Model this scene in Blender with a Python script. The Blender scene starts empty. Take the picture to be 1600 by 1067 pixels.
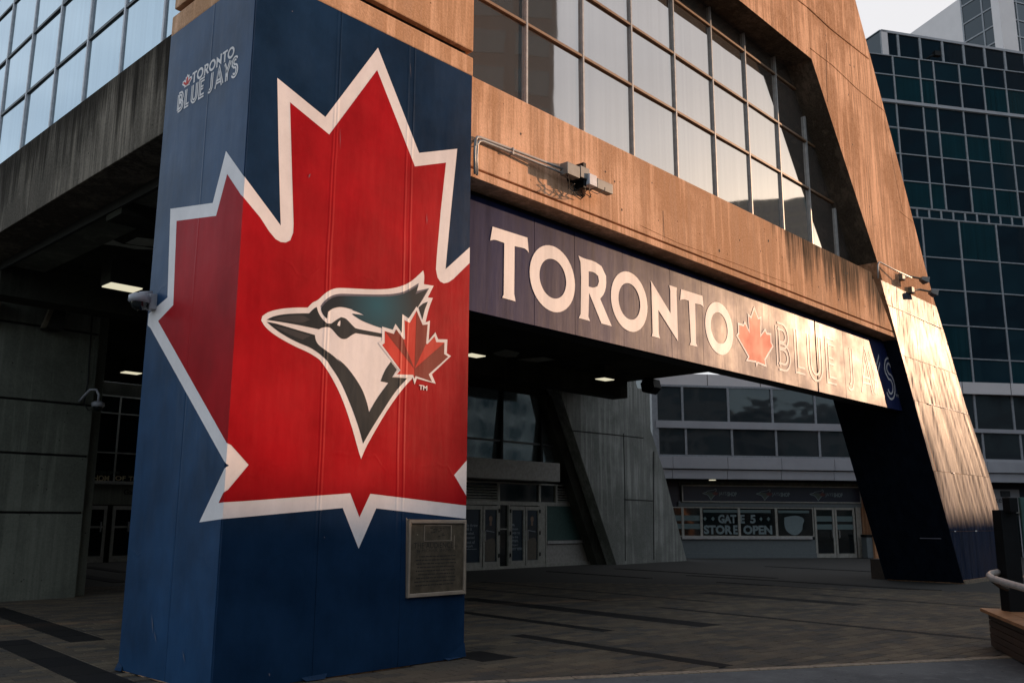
import bpy, bmesh, math, random
from mathutils import Vector, Matrix
from mathutils.geometry import tessellate_polygon
random.seed(7)
S = bpy.context.scene
R = math.radians

# ------------------------------------------------------------ camera, world, sun, exposure
CAM_H, FPX, PITCH, ROLL, YAW = 1.8, 1411.4, .193479, .004946, .757758
FW = Vector((math.cos(YAW)*math.cos(PITCH), math.sin(YAW)*math.cos(PITCH), math.sin(PITCH)))
_r = Vector((math.sin(YAW), -math.cos(YAW), 0)); _u = _r.cross(FW)
RT = _r*math.cos(ROLL)+_u*math.sin(ROLL); UP = _u*math.cos(ROLL)-_r*math.sin(ROLL)
CP = Vector((0, 0, CAM_H))
cd = bpy.data.cameras.new('camera'); cam = bpy.data.objects.new('camera', cd)
S.collection.objects.link(cam); S.camera = cam
cd.sensor_width = 36; cd.lens = FPX/1600*36; cd.clip_end = 3000; cd.clip_start = .05
cam.matrix_world = Matrix.Translation(CP) @ Matrix((RT, UP, -FW)).transposed().to_4x4()

SUN_AZ, SUN_EL = R(-21), R(11)
w = bpy.data.worlds.new('World'); S.world = w; w.use_nodes = True
nt = w.node_tree; bg = nt.nodes['Background']
sky = nt.nodes.new('ShaderNodeTexSky'); sky.sky_type = 'NISHITA'; sky.sun_disc = False
sky.sun_elevation = SUN_EL; sky.sun_rotation = math.pi/2-SUN_AZ
sky.air_density = 1.0; sky.dust_density = 1.0; sky.ozone_density = 1.5
# thin high cloud veil mixed over the sky, stronger towards the horizon
tc = nt.nodes.new('ShaderNodeTexCoord'); mp = nt.nodes.new('ShaderNodeMapping'); mp.inputs['Scale'].default_value = (1, 1, 2.6)
nz = nt.nodes.new('ShaderNodeTexNoise'); nz.inputs['Scale'].default_value = 1.6; nz.inputs['Detail'].default_value = 6
cr = nt.nodes.new('ShaderNodeValToRGB'); cr.color_ramp.elements[0].position = .36; cr.color_ramp.elements[1].position = .66
cr.color_ramp.elements[0].color = (.20, .20, .20, 1); cr.color_ramp.elements[1].color = (.50, .50, .50, 1)
mx = nt.nodes.new('ShaderNodeMixRGB'); mx.inputs['Color2'].default_value = (9.6, 10.2, 10.9, 1)
nt.links.new(tc.outputs['Generated'], mp.inputs[0]); nt.links.new(mp.outputs[0], nz.inputs[0]); nt.links.new(nz.outputs[0], cr.inputs[0])
nt.links.new(cr.outputs[0], mx.inputs['Fac']); nt.links.new(sky.outputs[0], mx.inputs['Color1'])
# a broad sheet of bright cloud towards the sunny end of the street, ragged at its edge
dp = nt.nodes.new('ShaderNodeVectorMath'); dp.operation = 'DOT_PRODUCT'; nt.links.new(tc.outputs['Generated'], dp.inputs[0])
cv = Vector((math.cos(R(22))*math.cos(R(34)), math.sin(R(22))*math.cos(R(34)), math.sin(R(34)))); dp.inputs[1].default_value = cv
ad = nt.nodes.new('ShaderNodeMath'); ad.operation = 'MULTIPLY_ADD'; nt.links.new(nz.outputs[0], ad.inputs[0]); ad.inputs[1].default_value = .35; nt.links.new(dp.outputs['Value'], ad.inputs[2])
mr0 = nt.nodes.new('ShaderNodeMapRange'); mr0.interpolation_type = 'SMOOTHSTEP'; nt.links.new(ad.outputs[0], mr0.inputs['Value']); mr0.inputs['From Min'].default_value = .80; mr0.inputs['From Max'].default_value = 1.10
mx2 = nt.nodes.new('ShaderNodeMixRGB'); mx2.inputs['Color2'].default_value = (5.0, 4.9, 4.95, 1)
m9 = nt.nodes.new('ShaderNodeMath'); m9.operation = 'MULTIPLY'; m9.inputs[1].default_value = .92; nt.links.new(mr0.outputs[0], m9.inputs[0])
nt.links.new(m9.outputs[0], mx2.inputs['Fac']); nt.links.new(mx.outputs[0], mx2.inputs['Color1']); nt.links.new(mx2.outputs[0], bg.inputs[0])
bg.inputs[1].default_value = .15
sl = bpy.data.lights.new('sun', 'SUN'); sl.energy = 5.0; sl.angle = R(.5); sl.color = (1, .63, .39)
so = bpy.data.objects.new('sun', sl); S.collection.objects.link(so)
sd = Vector((math.cos(SUN_AZ)*math.cos(SUN_EL), math.sin(SUN_AZ)*math.cos(SUN_EL), math.sin(SUN_EL)))
so.rotation_euler = (-sd).to_track_quat('-Z', 'Y').to_euler(); so.location = (20, -20, 40)
S.view_settings.view_transform = 'Standard'; S.view_settings.look = 'None'
S.view_settings.gamma = 1; S.view_settings.exposure = 0.25
S.view_settings.use_curve_mapping = False
try: S.cycles.use_denoising = True
except Exception: pass

# ------------------------------------------------------------ measuring helpers
def ray(px, py): return FW+(px-800)/FPX*RT-(py-533.5)/FPX*UP
def hit(px, py, ax, v):
    d = ray(px, py); return CP+d*((v-CP[ax])/d[ax])
def gr(px, py): return hit(px, py, 2, 0)

class Frame:
    """an upright plane: origin, direction along it (azimuth), outward normal to the right of that direction"""
    def __init__(s, x, y, az, flip=False):
        s.o = Vector((x, y, 0)); a = R(az); s.d = Vector((math.cos(a), math.sin(a), 0))
        s.n = Vector((math.sin(a), -math.cos(a), 0))
        if flip: s.n = -s.n
    def pt(s, u, z, o=0): return s.o+s.d*u+s.n*o+Vector((0, 0, z))
    def uz(s, px, py, o=0):
        d = ray(px, py); q = s.o+s.n*o; t = (q-CP).dot(s.n)/d.dot(s.n); p = CP+d*t
        return (p-s.o).dot(s.d), p.z
    def u(s, px, py, o=0): return s.uz(px, py, o)[0]
    def z(s, px, py, o=0): return s.uz(px, py, o)[1]

class MB:
    def __init__(s): s.v = []; s.f = []; s.m = []
    def face(s, pts, m=0):
        b = len(s.v); s.v += [Vector(p) for p in pts]; s.f.append(tuple(range(b, b+len(pts)))); s.m.append(m); return s
    def hexa(s, p, m=0):       # p: 4 bottom, 4 top
        b = len(s.v); s.v += [Vector(q) for q in p]
        for f in ((0, 3, 2, 1), (4, 5, 6, 7), (0, 1, 5, 4), (1, 2, 6, 5), (2, 3, 7, 6), (3, 0, 4, 7)):
            s.f.append(tuple(b+i for i in f)); s.m.append(m)
        return s
    def box(s, x0, x1, y0, y1, z0, z1, m=0):
        return s.hexa([(x0, y0, z0), (x1, y0, z0), (x1, y1, z0), (x0, y1, z0), (x0, y0, z1), (x1, y0, z1), (x1, y1, z1), (x0, y1, z1)], m)
    def fbox(s, F, u0, u1, z0, z1, o0, o1, m=0):
        return s.hexa([F.pt(u0, z0, o0), F.pt(u1, z0, o0), F.pt(u1, z0, o1), F.pt(u0, z0, o1),
                       F.pt(u0, z1, o0), F.pt(u1, z1, o0), F.pt(u1, z1, o1), F.pt(u0, z1, o1)], m)
    def prism(s, F, poly, o0, o1, m=0, side={}):      # poly of (u,z) extruded between offsets
        n = len(poly); b = len(s.v)
        s.v += [F.pt(u, z, o0) for u, z in poly]+[F.pt(u, z, o1) for u, z in poly]
        for t in tessellate_polygon([[Vector((u, z, 0)) for u, z in poly]]):
            s.f.append(tuple(b+i for i in t)); s.m.append(m); s.f.append(tuple(b+n+i for i in reversed(t))); s.m.append(m)
        for i in range(n):
            j = (i+1) % n; s.f.append((b+i, b+j, b+n+j, b+n+i)); s.m.append(side.get(i, m))
        return s
    def flat(s, F, poly, o, m=0, holes=()):
        loops = [poly]+list(holes); pts = [p for l in loops for p in l]; b = len(s.v)
        s.v += [F.pt(u, z, o) for u, z in pts]
        for t in tessellate_polygon([[Vector((u, z, 0)) for u, z in l] for l in loops]):
            s.f.append(tuple(b+i for i in t)); s.m.append(m)
        return s
    def tube(s, pts, r, m=0, seg=8, caps=True):
        pts = [Vector(p) for p in pts]; rings = []
        for i, p in enumerate(pts):
            t = (pts[min(i+1, len(pts)-1)]-pts[max(i-1, 0)]).normalized()
            a = t.orthogonal().normalized() if i == 0 else (pa-t*pa.dot(t)).normalized()
            pa = a; c = t.cross(a); b = len(s.v); rr = r[i] if isinstance(r, (list, tuple)) else r
            s.v += [p+(a*math.cos(2*math.pi*k/seg)+c*math.sin(2*math.pi*k/seg))*rr for k in range(seg)]; rings.append(b)
        for b0, b1 in zip(rings, rings[1:]):
            for k in range(seg): s.f.append((b0+k, b0+(k+1) % seg, b1+(k+1) % seg, b1+k)); s.m.append(m)
        if caps: s.f.append(tuple(rings[0]+k for k in reversed(range(seg)))); s.m.append(m); s.f.append(tuple(rings[-1]+k for k in range(seg))); s.m.append(m)
        return s
    def build(s, name, mats, parent=None, origin=None, smooth=False, bevel=0):
        if not isinstance(mats, (list, tuple)): mats = [mats]
        wl = Vector(parent['wl']) if parent else None
        o0 = Vector(origin) if origin is not None else (wl if wl is not None else Vector((0, 0, 0)))
        me = bpy.data.meshes.new(name); me.from_pydata([tuple(v-o0) for v in s.v], [], s.f)
        for mt in mats: me.materials.append(mt)
        if len(mats) > 1: me.polygons.foreach_set('material_index', s.m)
        if smooth: me.polygons.foreach_set('use_smooth', [True]*len(me.polygons))
        if bevel or True:
            bm = bmesh.new(); bm.from_mesh(me); bmesh.ops.recalc_face_normals(bm, faces=bm.faces)
            if bevel:
                bmesh.ops.remove_doubles(bm, verts=bm.verts, dist=1e-4)
                ed = [e for e in bm.edges if len(e.link_faces) == 2 and e.calc_face_angle(0) > .5]
                bmesh.ops.bevel(bm, geom=ed, offset=bevel, segments=2, profile=.6, affect='EDGES')
            bm.to_mesh(me); bm.free()
        o = bpy.data.objects.new(name, me); S.collection.objects.link(o)
        o['wl'] = tuple(o0)
        if parent: o.parent = parent; o.location = o0-wl
        else: o.location = o0
        return o

def thing(name, label, cat, loc, group=None):
    o = bpy.data.objects.new(name, None); S.collection.objects.link(o); o.location = loc; o['wl'] = tuple(loc)
    o.empty_display_size = .2; return tag(o, label, cat, group)
def tag(o, label, cat, group=None):
    o['label'] = label; o['category'] = cat
    if group: o['group'] = group
    return o
def structure(o): o['kind'] = 'structure'; return o

# ------------------------------------------------------------ materials
def new_mat(name):
    m = bpy.data.materials.new(name); m.use_nodes = True; t = m.node_tree; return m, t, t.nodes['Principled BSDF']
def N(t, k, **kw):
    n = t.nodes.new(k)
    for a, b in kw.items():
        if hasattr(n, a) and not isinstance(b, tuple): setattr(n, a, b)
    return n
def pos(t, scale):
    g = t.nodes.new('ShaderNodeNewGeometry'); m = t.nodes.new('ShaderNodeMapping'); m.inputs['Scale'].default_value = scale
    t.links.new(g.outputs['Position'], m.inputs[0]); return m.outputs[0]
def noise(t, scale, sc=1.0, detail=6, rough=.6):
    n = t.nodes.new('ShaderNodeTexNoise'); n.inputs['Scale'].default_value = sc; n.inputs['Detail'].default_value = detail
    n.inputs['Roughness'].default_value = rough; t.links.new(pos(t, scale), n.inputs['Vector']); return n.outputs['Fac']
def ramp(t, src, p0, p1, c0=(0, 0, 0), c1=(1, 1, 1)):
    r = t.nodes.new('ShaderNodeValToRGB'); e = r.color_ramp.elements
    e[0].position = p0; e[1].position = p1; e[0].color = (*c0, 1); e[1].color = (*c1, 1)
    t.links.new(src, r.inputs[0]); return r.outputs[0]
def mix(t, fac, a, b, mode='MIX'):
    m = t.nodes.new('ShaderNodeMixRGB'); m.blend_type = mode
    for i, v in zip((0, 1, 2), (fac, a, b)):
        if isinstance(v, (int, float)): m.inputs[i].default_value = v if i == 0 else (v, v, v, 1)
        elif isinstance(v, tuple): m.inputs[i].default_value = (*v, 1)
        else: t.links.new(v, m.inputs[i])
    return m.outputs[0]
def math_(t, op, a, b=0.0):
    m = t.nodes.new('ShaderNodeMath'); m.operation = op
    for i, v in enumerate((a, b)):
        if isinstance(v, (int, float)): m.inputs[i].default_value = v
        else: t.links.new(v, m.inputs[i])
    return m.outputs[0]
def bump(t, bsdf, h, strength, dist=.02):
    b = t.nodes.new('ShaderNodeBump'); b.inputs['Strength'].default_value = strength; b.inputs['Distance'].default_value = dist
    t.links.new(h, b.inputs['Height']); t.links.new(b.outputs[0], bsdf.inputs['Normal'])

def plain(name, col, rough=.5, metal=0, spec=.5, var=.25, bsc=8):
    m, t, b = new_mat(name)
    n = noise(t, (bsc, bsc, bsc), 1, 4)
    d = tuple(c*(1-var) for c in col)
    t.links.new(ramp(t, n, .35, .65, d, col), b.inputs['Base Color'])
    b.inputs['Roughness'].default_value = rough; b.inputs['Metallic'].default_value = metal; b.inputs['Specular IOR Level'].default_value = spec
    bump(t, b, n, .15, .004); return m

def emit(name, col, st):
    m, t, b = new_mat(name); b.inputs['Base Color'].default_value = (.7, .7, .6, 1)
    b.inputs['Emission Color'].default_value = (*col, 1); b.inputs['Emission Strength'].default_value = st; return m

def concrete(name, light, dark, streak=.5, stain=None, pits=True, rough=.85):
    """board-marked cast concrete: mottling, run-down streaks, pits; stain=(axis,a0,a1,ztop,depth) black runs below a ledge"""
    m, t, b = new_mat(name)
    big = noise(t, (.35, .35, .35), 1, 8, .62)
    strk = noise(t, (4.5, 4.5, .22), 1, 7, .62)
    strk2 = noise(t, (15, 15, .5), 1, 4, .6)
    fine = noise(t, (26, 26, 26), 1, 5, .7)
    c = ramp(t, big, .43, .57, dark, light)
    mid = tuple((a*.55+b_*.45)*.75 for a, b_ in zip(dark, light))
    c = mix(t, math_(t, 'MULTIPLY', ramp(t, strk, .49, .58), streak), c, mid)
    c = mix(t, math_(t, 'MULTIPLY', ramp(t, strk2, .49, .57), streak*.8), c, dark)
    hi = tuple(min(1, a*1.22) for a in light)
    c = mix(t, math_(t, 'MULTIPLY', ramp(t, strk, .38, .46, (1, 1, 1), (0, 0, 0)), .5), c, hi)
    c = mix(t, .22, c, ramp(t, fine, .38, .62, dark, hi))
    if stain:
        ax, a0, a1, zt, dep = stain
        g = t.nodes.new('ShaderNodeNewGeometry'); sp = t.nodes.new('ShaderNodeSeparateXYZ'); t.links.new(g.outputs['Position'], sp.inputs[0])
        zz = math_(t, 'DIVIDE', math_(t, 'SUBTRACT', zt, sp.outputs[2]), dep)           # 0 at the ledge, 1 at the full run
        runs = noise(t, (3.2, 3.2, .10), 1, 8, .68)
        blot = noise(t, (.8, .8, .8), 1, 4, .6)
        mr = t.nodes.new('ShaderNodeMapRange'); mr.interpolation_type = 'SMOOTHSTEP'
        t.links.new(sp.outputs[ax], mr.inputs['Value']); mr.inputs['From Min'].default_value = a0; mr.inputs['From Max'].default_value = a1
        side = mr.outputs[0]
        v = math_(t, 'ADD', math_(t, 'MULTIPLY', runs, 1.6), math_(t, 'MULTIPLY', blot, .5))
        v = math_(t, 'SUBTRACT', math_(t, 'ADD', v, math_(t, 'MULTIPLY', math_(t, 'SUBTRACT', side, 1.0), .9)), math_(t, 'MULTIPLY', zz, .40))
        k = ramp(t, v, .74, 1.02)
        k = math_(t, 'MULTIPLY', math_(t, 'POWER', k, .6), .97)
        k = math_(t, 'MULTIPLY', k, ramp(t, strk2, .40, .54, (.78, .78, .78), (1, 1, 1)))
        c = mix(t, k, c, (.016, .012, .008))
    h = fine
    if pits:
        vo = t.nodes.new('ShaderNodeTexVoronoi'); vo.inputs['Scale'].default_value = 1; vo.inputs['Randomness'].default_value = 1
        t.links.new(pos(t, (5.5, 5.5, 5.5)), vo.inputs['Vector'])
        pit = ramp(t, vo.outputs['Distance'], .045, .10, (1, 1, 1), (0, 0, 0))
        pit = math_(t, 'MULTIPLY', pit, ramp(t, noise(t, (2, 2, 2), 1, 2), .5, .56))
        c = mix(t, pit, c, tuple(a*.25 for a in dark)); h = math_(t, 'SUBTRACT', fine, math_(t, 'MULTIPLY', pit, 2.0))
    t.links.new(c, b.inputs['Base Color']); b.inputs['Roughness'].default_value = rough; b.inputs['Specular IOR Level'].default_value = .04
    h = math_(t, 'ADD', h, math_(t, 'MULTIPLY', strk, .8))
    bump(t, b, h, .55, .012); return m

SEAM = (hit(512, 500, 1, 9.0).x, hit(636, 500, 1, 9.0).x, hit(300, 500, 0, 5.03).y)
def vinyl(name, col, rough=.42, spec=.5, wr=.25, grime=.35, seams=()):
    """printed vinyl wrap: faint wrinkles, scuffs, run-down grime"""
    m, t, b = new_mat(name)
    strip = 'leg' in name or 'sign' in name
    g = noise(t, (4.5, 4.5, .25) if strip else (1.1, 1.1, .8), 1, 6, .65); f = noise(t, (60, 60, 60), 1, 3, .6); blot = noise(t, (.9, .9, .9), 1, 5, .6)
    dk = tuple(c*(1-grime) for c in col); lt = tuple(min(1, c*1.12+.003) for c in col)
    c = ramp(t, g, .35, .65, dk, lt)
    c = mix(t, math_(t, 'MULTIPLY', ramp(t, f, .55, .8), .25), c, tuple(x*.6+.02 for x in col))
    c = mix(t, math_(t, 'MULTIPLY', ramp(t, blot, .55, .75), .18), c, dk)
    t.links.new(c, b.inputs['Base Color'])
    t.links.new(ramp(t, blot, .3, .7, (rough*.85,)*3, (min(1, rough*1.2),)*3), b.inputs['Roughness'])
    b.inputs['Specular IOR Level'].default_value = spec
    if 'sign' in name or 'leg' in name: b.inputs['Specular Tint'].default_value = (1, .74, .54, 1)
    wv = noise(t, (5.0, 5.0, .22) if 'leg' in name else (2.2, 2.2, .4), 1, 4, .5); wv2 = noise(t, (.9, .9, 2.2), 1, 3, .5)
    h = math_(t, 'ADD', math_(t, 'MULTIPLY', wv, 1.0), math_(t, 'ADD', math_(t, 'MULTIPLY', wv2, .0 if 'leg' in name else .5), math_(t, 'MULTIPLY', f, .03)))
    if not strip:                      # overlap ridges where two printed sheets meet, and a few sagging creases
        g_ = t.nodes.new('ShaderNodeNewGeometry'); sp = t.nodes.new('ShaderNodeSeparateXYZ'); t.links.new(g_.outputs['Position'], sp.inputs[0])
        wob = math_(t, 'MULTIPLY', noise(t, (.6, .6, .6), 1, 2), .06)
        for ax, v in ((0, SEAM[0]), (0, SEAM[1]), (1, SEAM[2]), (0, SEAM[0]-.045), (0, SEAM[1]-.10)):
            d = math_(t, 'ABSOLUTE', math_(t, 'SUBTRACT', math_(t, 'ADD', sp.outputs[ax], wob), v+.03))
            h = math_(t, 'ADD', h, math_(t, 'MULTIPLY', ramp(t, d, .004, .026, (1, 1, 1), (0, 0, 0)), .24))
        cz = math_(t, 'ADD', sp.outputs[2], math_(t, 'MULTIPLY', noise(t, (.9, .9, .2), 1, 3), 1.3))
        for v in (3.1, 5.35, 2.0):
            d = math_(t, 'ABSOLUTE', math_(t, 'SUBTRACT', cz, v))
            h = math_(t, 'ADD', h, math_(t, 'MULTIPLY', ramp(t, d, .0, .03, (1, 1, 1), (0, 0, 0)), math_(t, 'MULTIPLY', ramp(t, noise(t, (1.4, 1.4, 1.4), 1, 2), .50, .62), .09)))
    bump(t, b, h, wr, .05); return m

def glass(name, col, metal, rough=.03, wave=.02, spec=.5, streak=.0):
    m, t, b = new_mat(name)
    if streak:
        s_ = noise(t, (9, 9, .12), 1, 4, .6)
        t.links.new(ramp(t, s_, .35, .65, tuple(c*(1-streak) for c in col), col), b.inputs['Base Color'])
    else: b.inputs['Base Color'].default_value = (*col, 1)
    b.inputs['Metallic'].default_value = metal; b.inputs['Specular IOR Level'].default_value = spec
    dust = noise(t, (3, 3, 1.2), 1, 5, .6)
    t.links.new(ramp(t, dust, .35, .75, (rough,)*3, (rough*2.2,)*3), b.inputs['Roughness'])
    bump(t, b, noise(t, (.55, .55, .7), 1, 2, .4), wave, .2); return m

M = {}
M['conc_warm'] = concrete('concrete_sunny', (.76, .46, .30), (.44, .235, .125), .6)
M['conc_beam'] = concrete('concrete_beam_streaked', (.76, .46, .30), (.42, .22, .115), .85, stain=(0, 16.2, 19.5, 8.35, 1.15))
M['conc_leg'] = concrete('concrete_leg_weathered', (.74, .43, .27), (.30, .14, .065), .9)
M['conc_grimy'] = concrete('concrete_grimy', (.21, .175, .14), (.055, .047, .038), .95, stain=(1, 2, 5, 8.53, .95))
M['conc_reveal'] = concrete('concrete_shaded_reveal', (.13, .10, .075), (.035, .028, .020), .7)  # darker copy, the shade of the window recess is in its colour
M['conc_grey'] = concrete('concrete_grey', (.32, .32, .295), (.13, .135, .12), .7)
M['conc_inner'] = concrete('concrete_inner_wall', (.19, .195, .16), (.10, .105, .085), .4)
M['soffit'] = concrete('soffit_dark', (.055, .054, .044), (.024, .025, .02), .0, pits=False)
M['peel'] = plain('peeled_soffit_paint', (.42, .43, .37), .9)
M['joint'] = plain('dark_joint', (.012, .011, .010), .9)
M['navy'] = vinyl('navy_vinyl', (.006, .026, .066), .34, .05, .22)
M['navy_skylit'] = vinyl('navy_vinyl_skylight_tint', (.009, .045, .115), .36, .16, .22)  # bluer copy of the navy; skylight on the left face put into colour
M['white'] = vinyl('white_vinyl', (.76, .70, .69), .42, .15, .22, .10)
M['red'] = vinyl('red_vinyl', (.38, .003, .008), .38, .05, .22, .25)
M['sign_navy'] = vinyl('navy_sign_vinyl', (.013, .020, .075), .43, .06, .2, .3)
M['sign_white'] = vinyl('white_sign_vinyl', (.88, .80, .76), .5, .08, .2, .08)
M['sign_silver'] = vinyl('silver_sign_vinyl', (.52, .50, .50), .5, .15, .2, .08)
M['sign_red'] = vinyl('red_sign_vinyl', (.60, .06, .03), .5, .12, .2, .15)
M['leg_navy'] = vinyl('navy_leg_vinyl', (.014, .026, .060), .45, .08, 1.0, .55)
M['leg_shade'] = vinyl('navy_leg_shaded_vinyl', (.002, .006, .014), .6, .1, .3, .3)  # darker copy of the leg navy, with the underside's shade in its colour
M['black_print'] = vinyl('black_print', (.012, .018, .024), .42, .12, .2, .2)
M['grey_print'] = vinyl('grey_print', (.13, .12, .15), .42, .12, .2, .2)
M['beak'] = vinyl('beak_grey_print', (.045, .045, .05), .42, .12, .2, .2)
M['red_light'] = vinyl('bright_red_print', (.55, .03, .018), .42, .12, .2, .12)
M['red_dark'] = vinyl('dark_red_print', (.20, .018, .012), .42, .12, .2, .12)
M['frame_light'] = plain('grey_aluminium', (.42, .41, .40), .45, .3)
M['frame_dark'] = plain('sunlit_bronze_aluminium', (.24, .135, .07), .5, .1)  # bronze with the orange of sunlit transoms put into its colour
M['frame_black'] = plain('dark_grey_aluminium', (.05, .05, .05), .45, .3)
M['frame_shop'] = plain('shop_aluminium', (.36, .35, .31), .5, .2)
M['frame_hotel'] = plain('hotel_mullion_grey', (.27, .28, .30), .5, .1)
M['panel_hotel'] = plain('hotel_grey_panel', (.34, .335, .355), .5, .1, var=.12, bsc=1)
M['panel_white'] = plain('pale_metal_cladding', (.62, .57, .56), .5, .1, var=.06, bsc=1)
M['glass_sky'] = glass('reflective_glass', (.46, .41, .37), .88, .018, .018, streak=.06)
M['glass_side'] = glass('reflective_glass_sky_tint', (.35, .45, .51), .88, .04, .035, streak=.08)  # blue of the reflected sky is put into this glass colour
M['glass_hotel'] = glass('teal_hotel_glass', (.006, .021, .031), .0, .03, .03, .5)
M['glass_hotel2'] = glass('dark_hotel_glass', (.005, .013, .021), .0, .03, .03, .5)
M['glass_hotel3'] = glass('curtained_hotel_glass', (.005, .031, .041), .0, .03, .03, .5, streak=.35)
M['glass_dark'] = glass('dark_shop_glass', (.006, .009, .010), .0, .04, .03, .6)
M['glass_hall'] = glass('hall_glass', (.46, .56, .60), .75, .05, .05, .5)
M['glass_store'] = glass('store_upper_glass', (.045, .055, .062), .45, .03, .12, .5)
M['green_board'] = plain('green_board', (.030, .085, .075), .6)
M['cream_panel'] = plain('pale_panel', (.36, .34, .31), .6)
M['brushed'] = plain('brushed_steel', (.42, .34, .27), .42, .5, bsc=5)
M['plaque'] = plain('tarnished_bronze', (.115, .088, .058), .45, .3, var=.5, bsc=9)
M['etch'] = plain('etched_lettering', (.015, .012, .009), .7)
M['scratch'] = plain('bare_scratched_metal', (.35, .28, .22), .5, .5)
M['box_grey'] = plain('grey_box_enamel', (.20, .195, .18), .5)
M['box_white'] = plain('white_box_enamel', (.62, .62, .66), .45)
M['black'] = plain('black_paint', (.006, .007, .008), .5, 0, .15)
M['rubber'] = plain('black_cable', (.01, .01, .01), .6)
M['cam_white'] = plain('white_camera_shell', (.32, .32, .35), .4)
M['lamp_body'] = plain('lamp_housing', (.03, .029, .022), .7)
M['lamp_tan'] = plain('lamp_side_tan', (.17, .14, .10), .6)
M['lamp_glow'] = emit('lamp_glow', (1, .92, .66), .62)
M['store_paint'] = plain('store_wall_panel', (.12, .14, .145), .6, var=.12)
M['store_navy'] = plain('store_navy_panel', (.008, .012, .028), .4)
M['decal'] = plain('pale_window_decal', (.10, .15, .15), .5, var=.1)
M['decal_hi'] = plain('brighter_window_decal', (.16, .21, .22), .5, var=.1)
M['decal_dim'] = plain('dim_decal', (.05, .07, .05), .5, var=.1)
M['decal_red'] = plain('dim_red_decal', (.10, .015, .01), .5)
M['gold'] = plain('gold_lettering', (.55, .44, .24), .5)
M['skin'] = plain('poster_skin_print', (.24, .15, .10), .5)
M['poster_navy'] = plain('poster_navy', (.010, .028, .050), .35)
M['poster_tan'] = plain('poster_tan_print', (.12, .10, .075), .5)
M['poster_dark'] = plain('poster_dark_print', (.018, .022, .030), .5)
M['poster_text'] = plain('poster_lettering', (.30, .36, .40), .5)
M['sidewalk'] = concrete('sidewalk_concrete', (.115, .117, .118), (.07, .071, .073), .0)
M['granite'] = plain('kerb_granite', (.26, .20, .14), .7, var=.5, bsc=14)
M['wood'] = plain('dark_stained_wood', (.05, .026, .016), .55, var=.4, bsc=6)
M['wood_top'] = plain('seat_board_wood', (.34, .16, .07), .5, var=.4, bsc=4)  # orange of sunlight on the bench top is put into this colour
M['rail'] = plain('painted_handrail', (.50, .46, .43), .35, .3)
M['block'] = plain('city_block_wall', (.045, .05, .055), .7)
M['block_teal'] = plain('teal_tower_cladding', (.035, .075, .08), .4)
M['block_pale'] = plain('pale_city_block_wall', (.34, .31, .28), .7)
M['block_glass'] = glass('city_block_glass', (.02, .05, .06), .2, .08, .02)
M['orange'] = plain('orange_panel', (.60, .20, .02), .6)

# teal crest print: fades from teal in its middle to near black (a printed gradient of the emblem)
def crest_mat():
    m, t, b = new_mat('crest_print'); c = hit(590, 478, 1, 9.0)
    g = t.nodes.new('ShaderNodeNewGeometry'); mp = t.nodes.new('ShaderNodeVectorMath'); mp.operation = 'DISTANCE'
    t.links.new(g.outputs['Position'], mp.inputs[0]); mp.inputs[1].default_value = c
    t.links.new(ramp(t, mp.outputs['Value'], .02, .62, (.003, .085, .125), (.008, .015, .024)), b.inputs['Base Color'])
    b.inputs['Roughness'].default_value = .42; b.inputs['Specular IOR Level'].default_value = .12; return m
M['crest'] = crest_mat()

def paver_mat(name, cols):
    m, t, b = new_mat(name)
    oi = t.nodes.new('ShaderNodeObjectInfo'); at = t.nodes.new('ShaderNodeAttribute'); at.attribute_name = 'shade'
    rnd = math_(t, 'FRACT', math_(t, 'ADD', oi.outputs['Random'], at.outputs['Fac']))
    r = t.nodes.new('ShaderNodeValToRGB'); e = r.color_ramp.elements
    e[0].color = (*cols[0], 1); e[1].color = (*cols[-1], 1); e[1].position = 1
    for i, c in enumerate(cols[1:-1]): x = e.new((i+1)/(len(cols)-1)); x.color = (*c, 1)
    t.links.new(rnd, r.inputs[0]); f = noise(t, (30, 30, 30), 1, 6, .7); bl = noise(t, (.5, .5, .5), 1, 5, .6)
    c = mix(t, 1, r.outputs[0], ramp(t, bl, .25, .75, (.72, .72, .72), (1.15, 1.1, 1.05)), 'MULTIPLY')
    c = mix(t, .55, c, mix(t, 1, c, ramp(t, f, .3, .7, (.5, .5, .5), (1.5, 1.5, 1.5)), 'MULTIPLY'))
    t.links.new(c, b.inputs['Base Color']); b.inputs['Roughness'].default_value = .75; b.inputs['Specular IOR Level'].default_value = .15
    bump(t, b, f, .5, .006); return m
M['paver'] = paver_mat('clay_and_grey_pavers', [(.070, .061, .050), (.106, .084, .060), (.058, .055, .051), (.088, .071, .054), (.125, .102, .073), (.048, .046, .043)])
M['paver_dark'] = paver_mat('charcoal_pavers', [(.008, .008, .008), (.012, .011, .011), (.007, .007, .008)])
M['ground'] = concrete('far_paving', (.088, .073, .056), (.052, .046, .037), .0, pits=False)
M['grout'] = plain('paving_joint_sand', (.026, .023, .019), .9)

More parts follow.
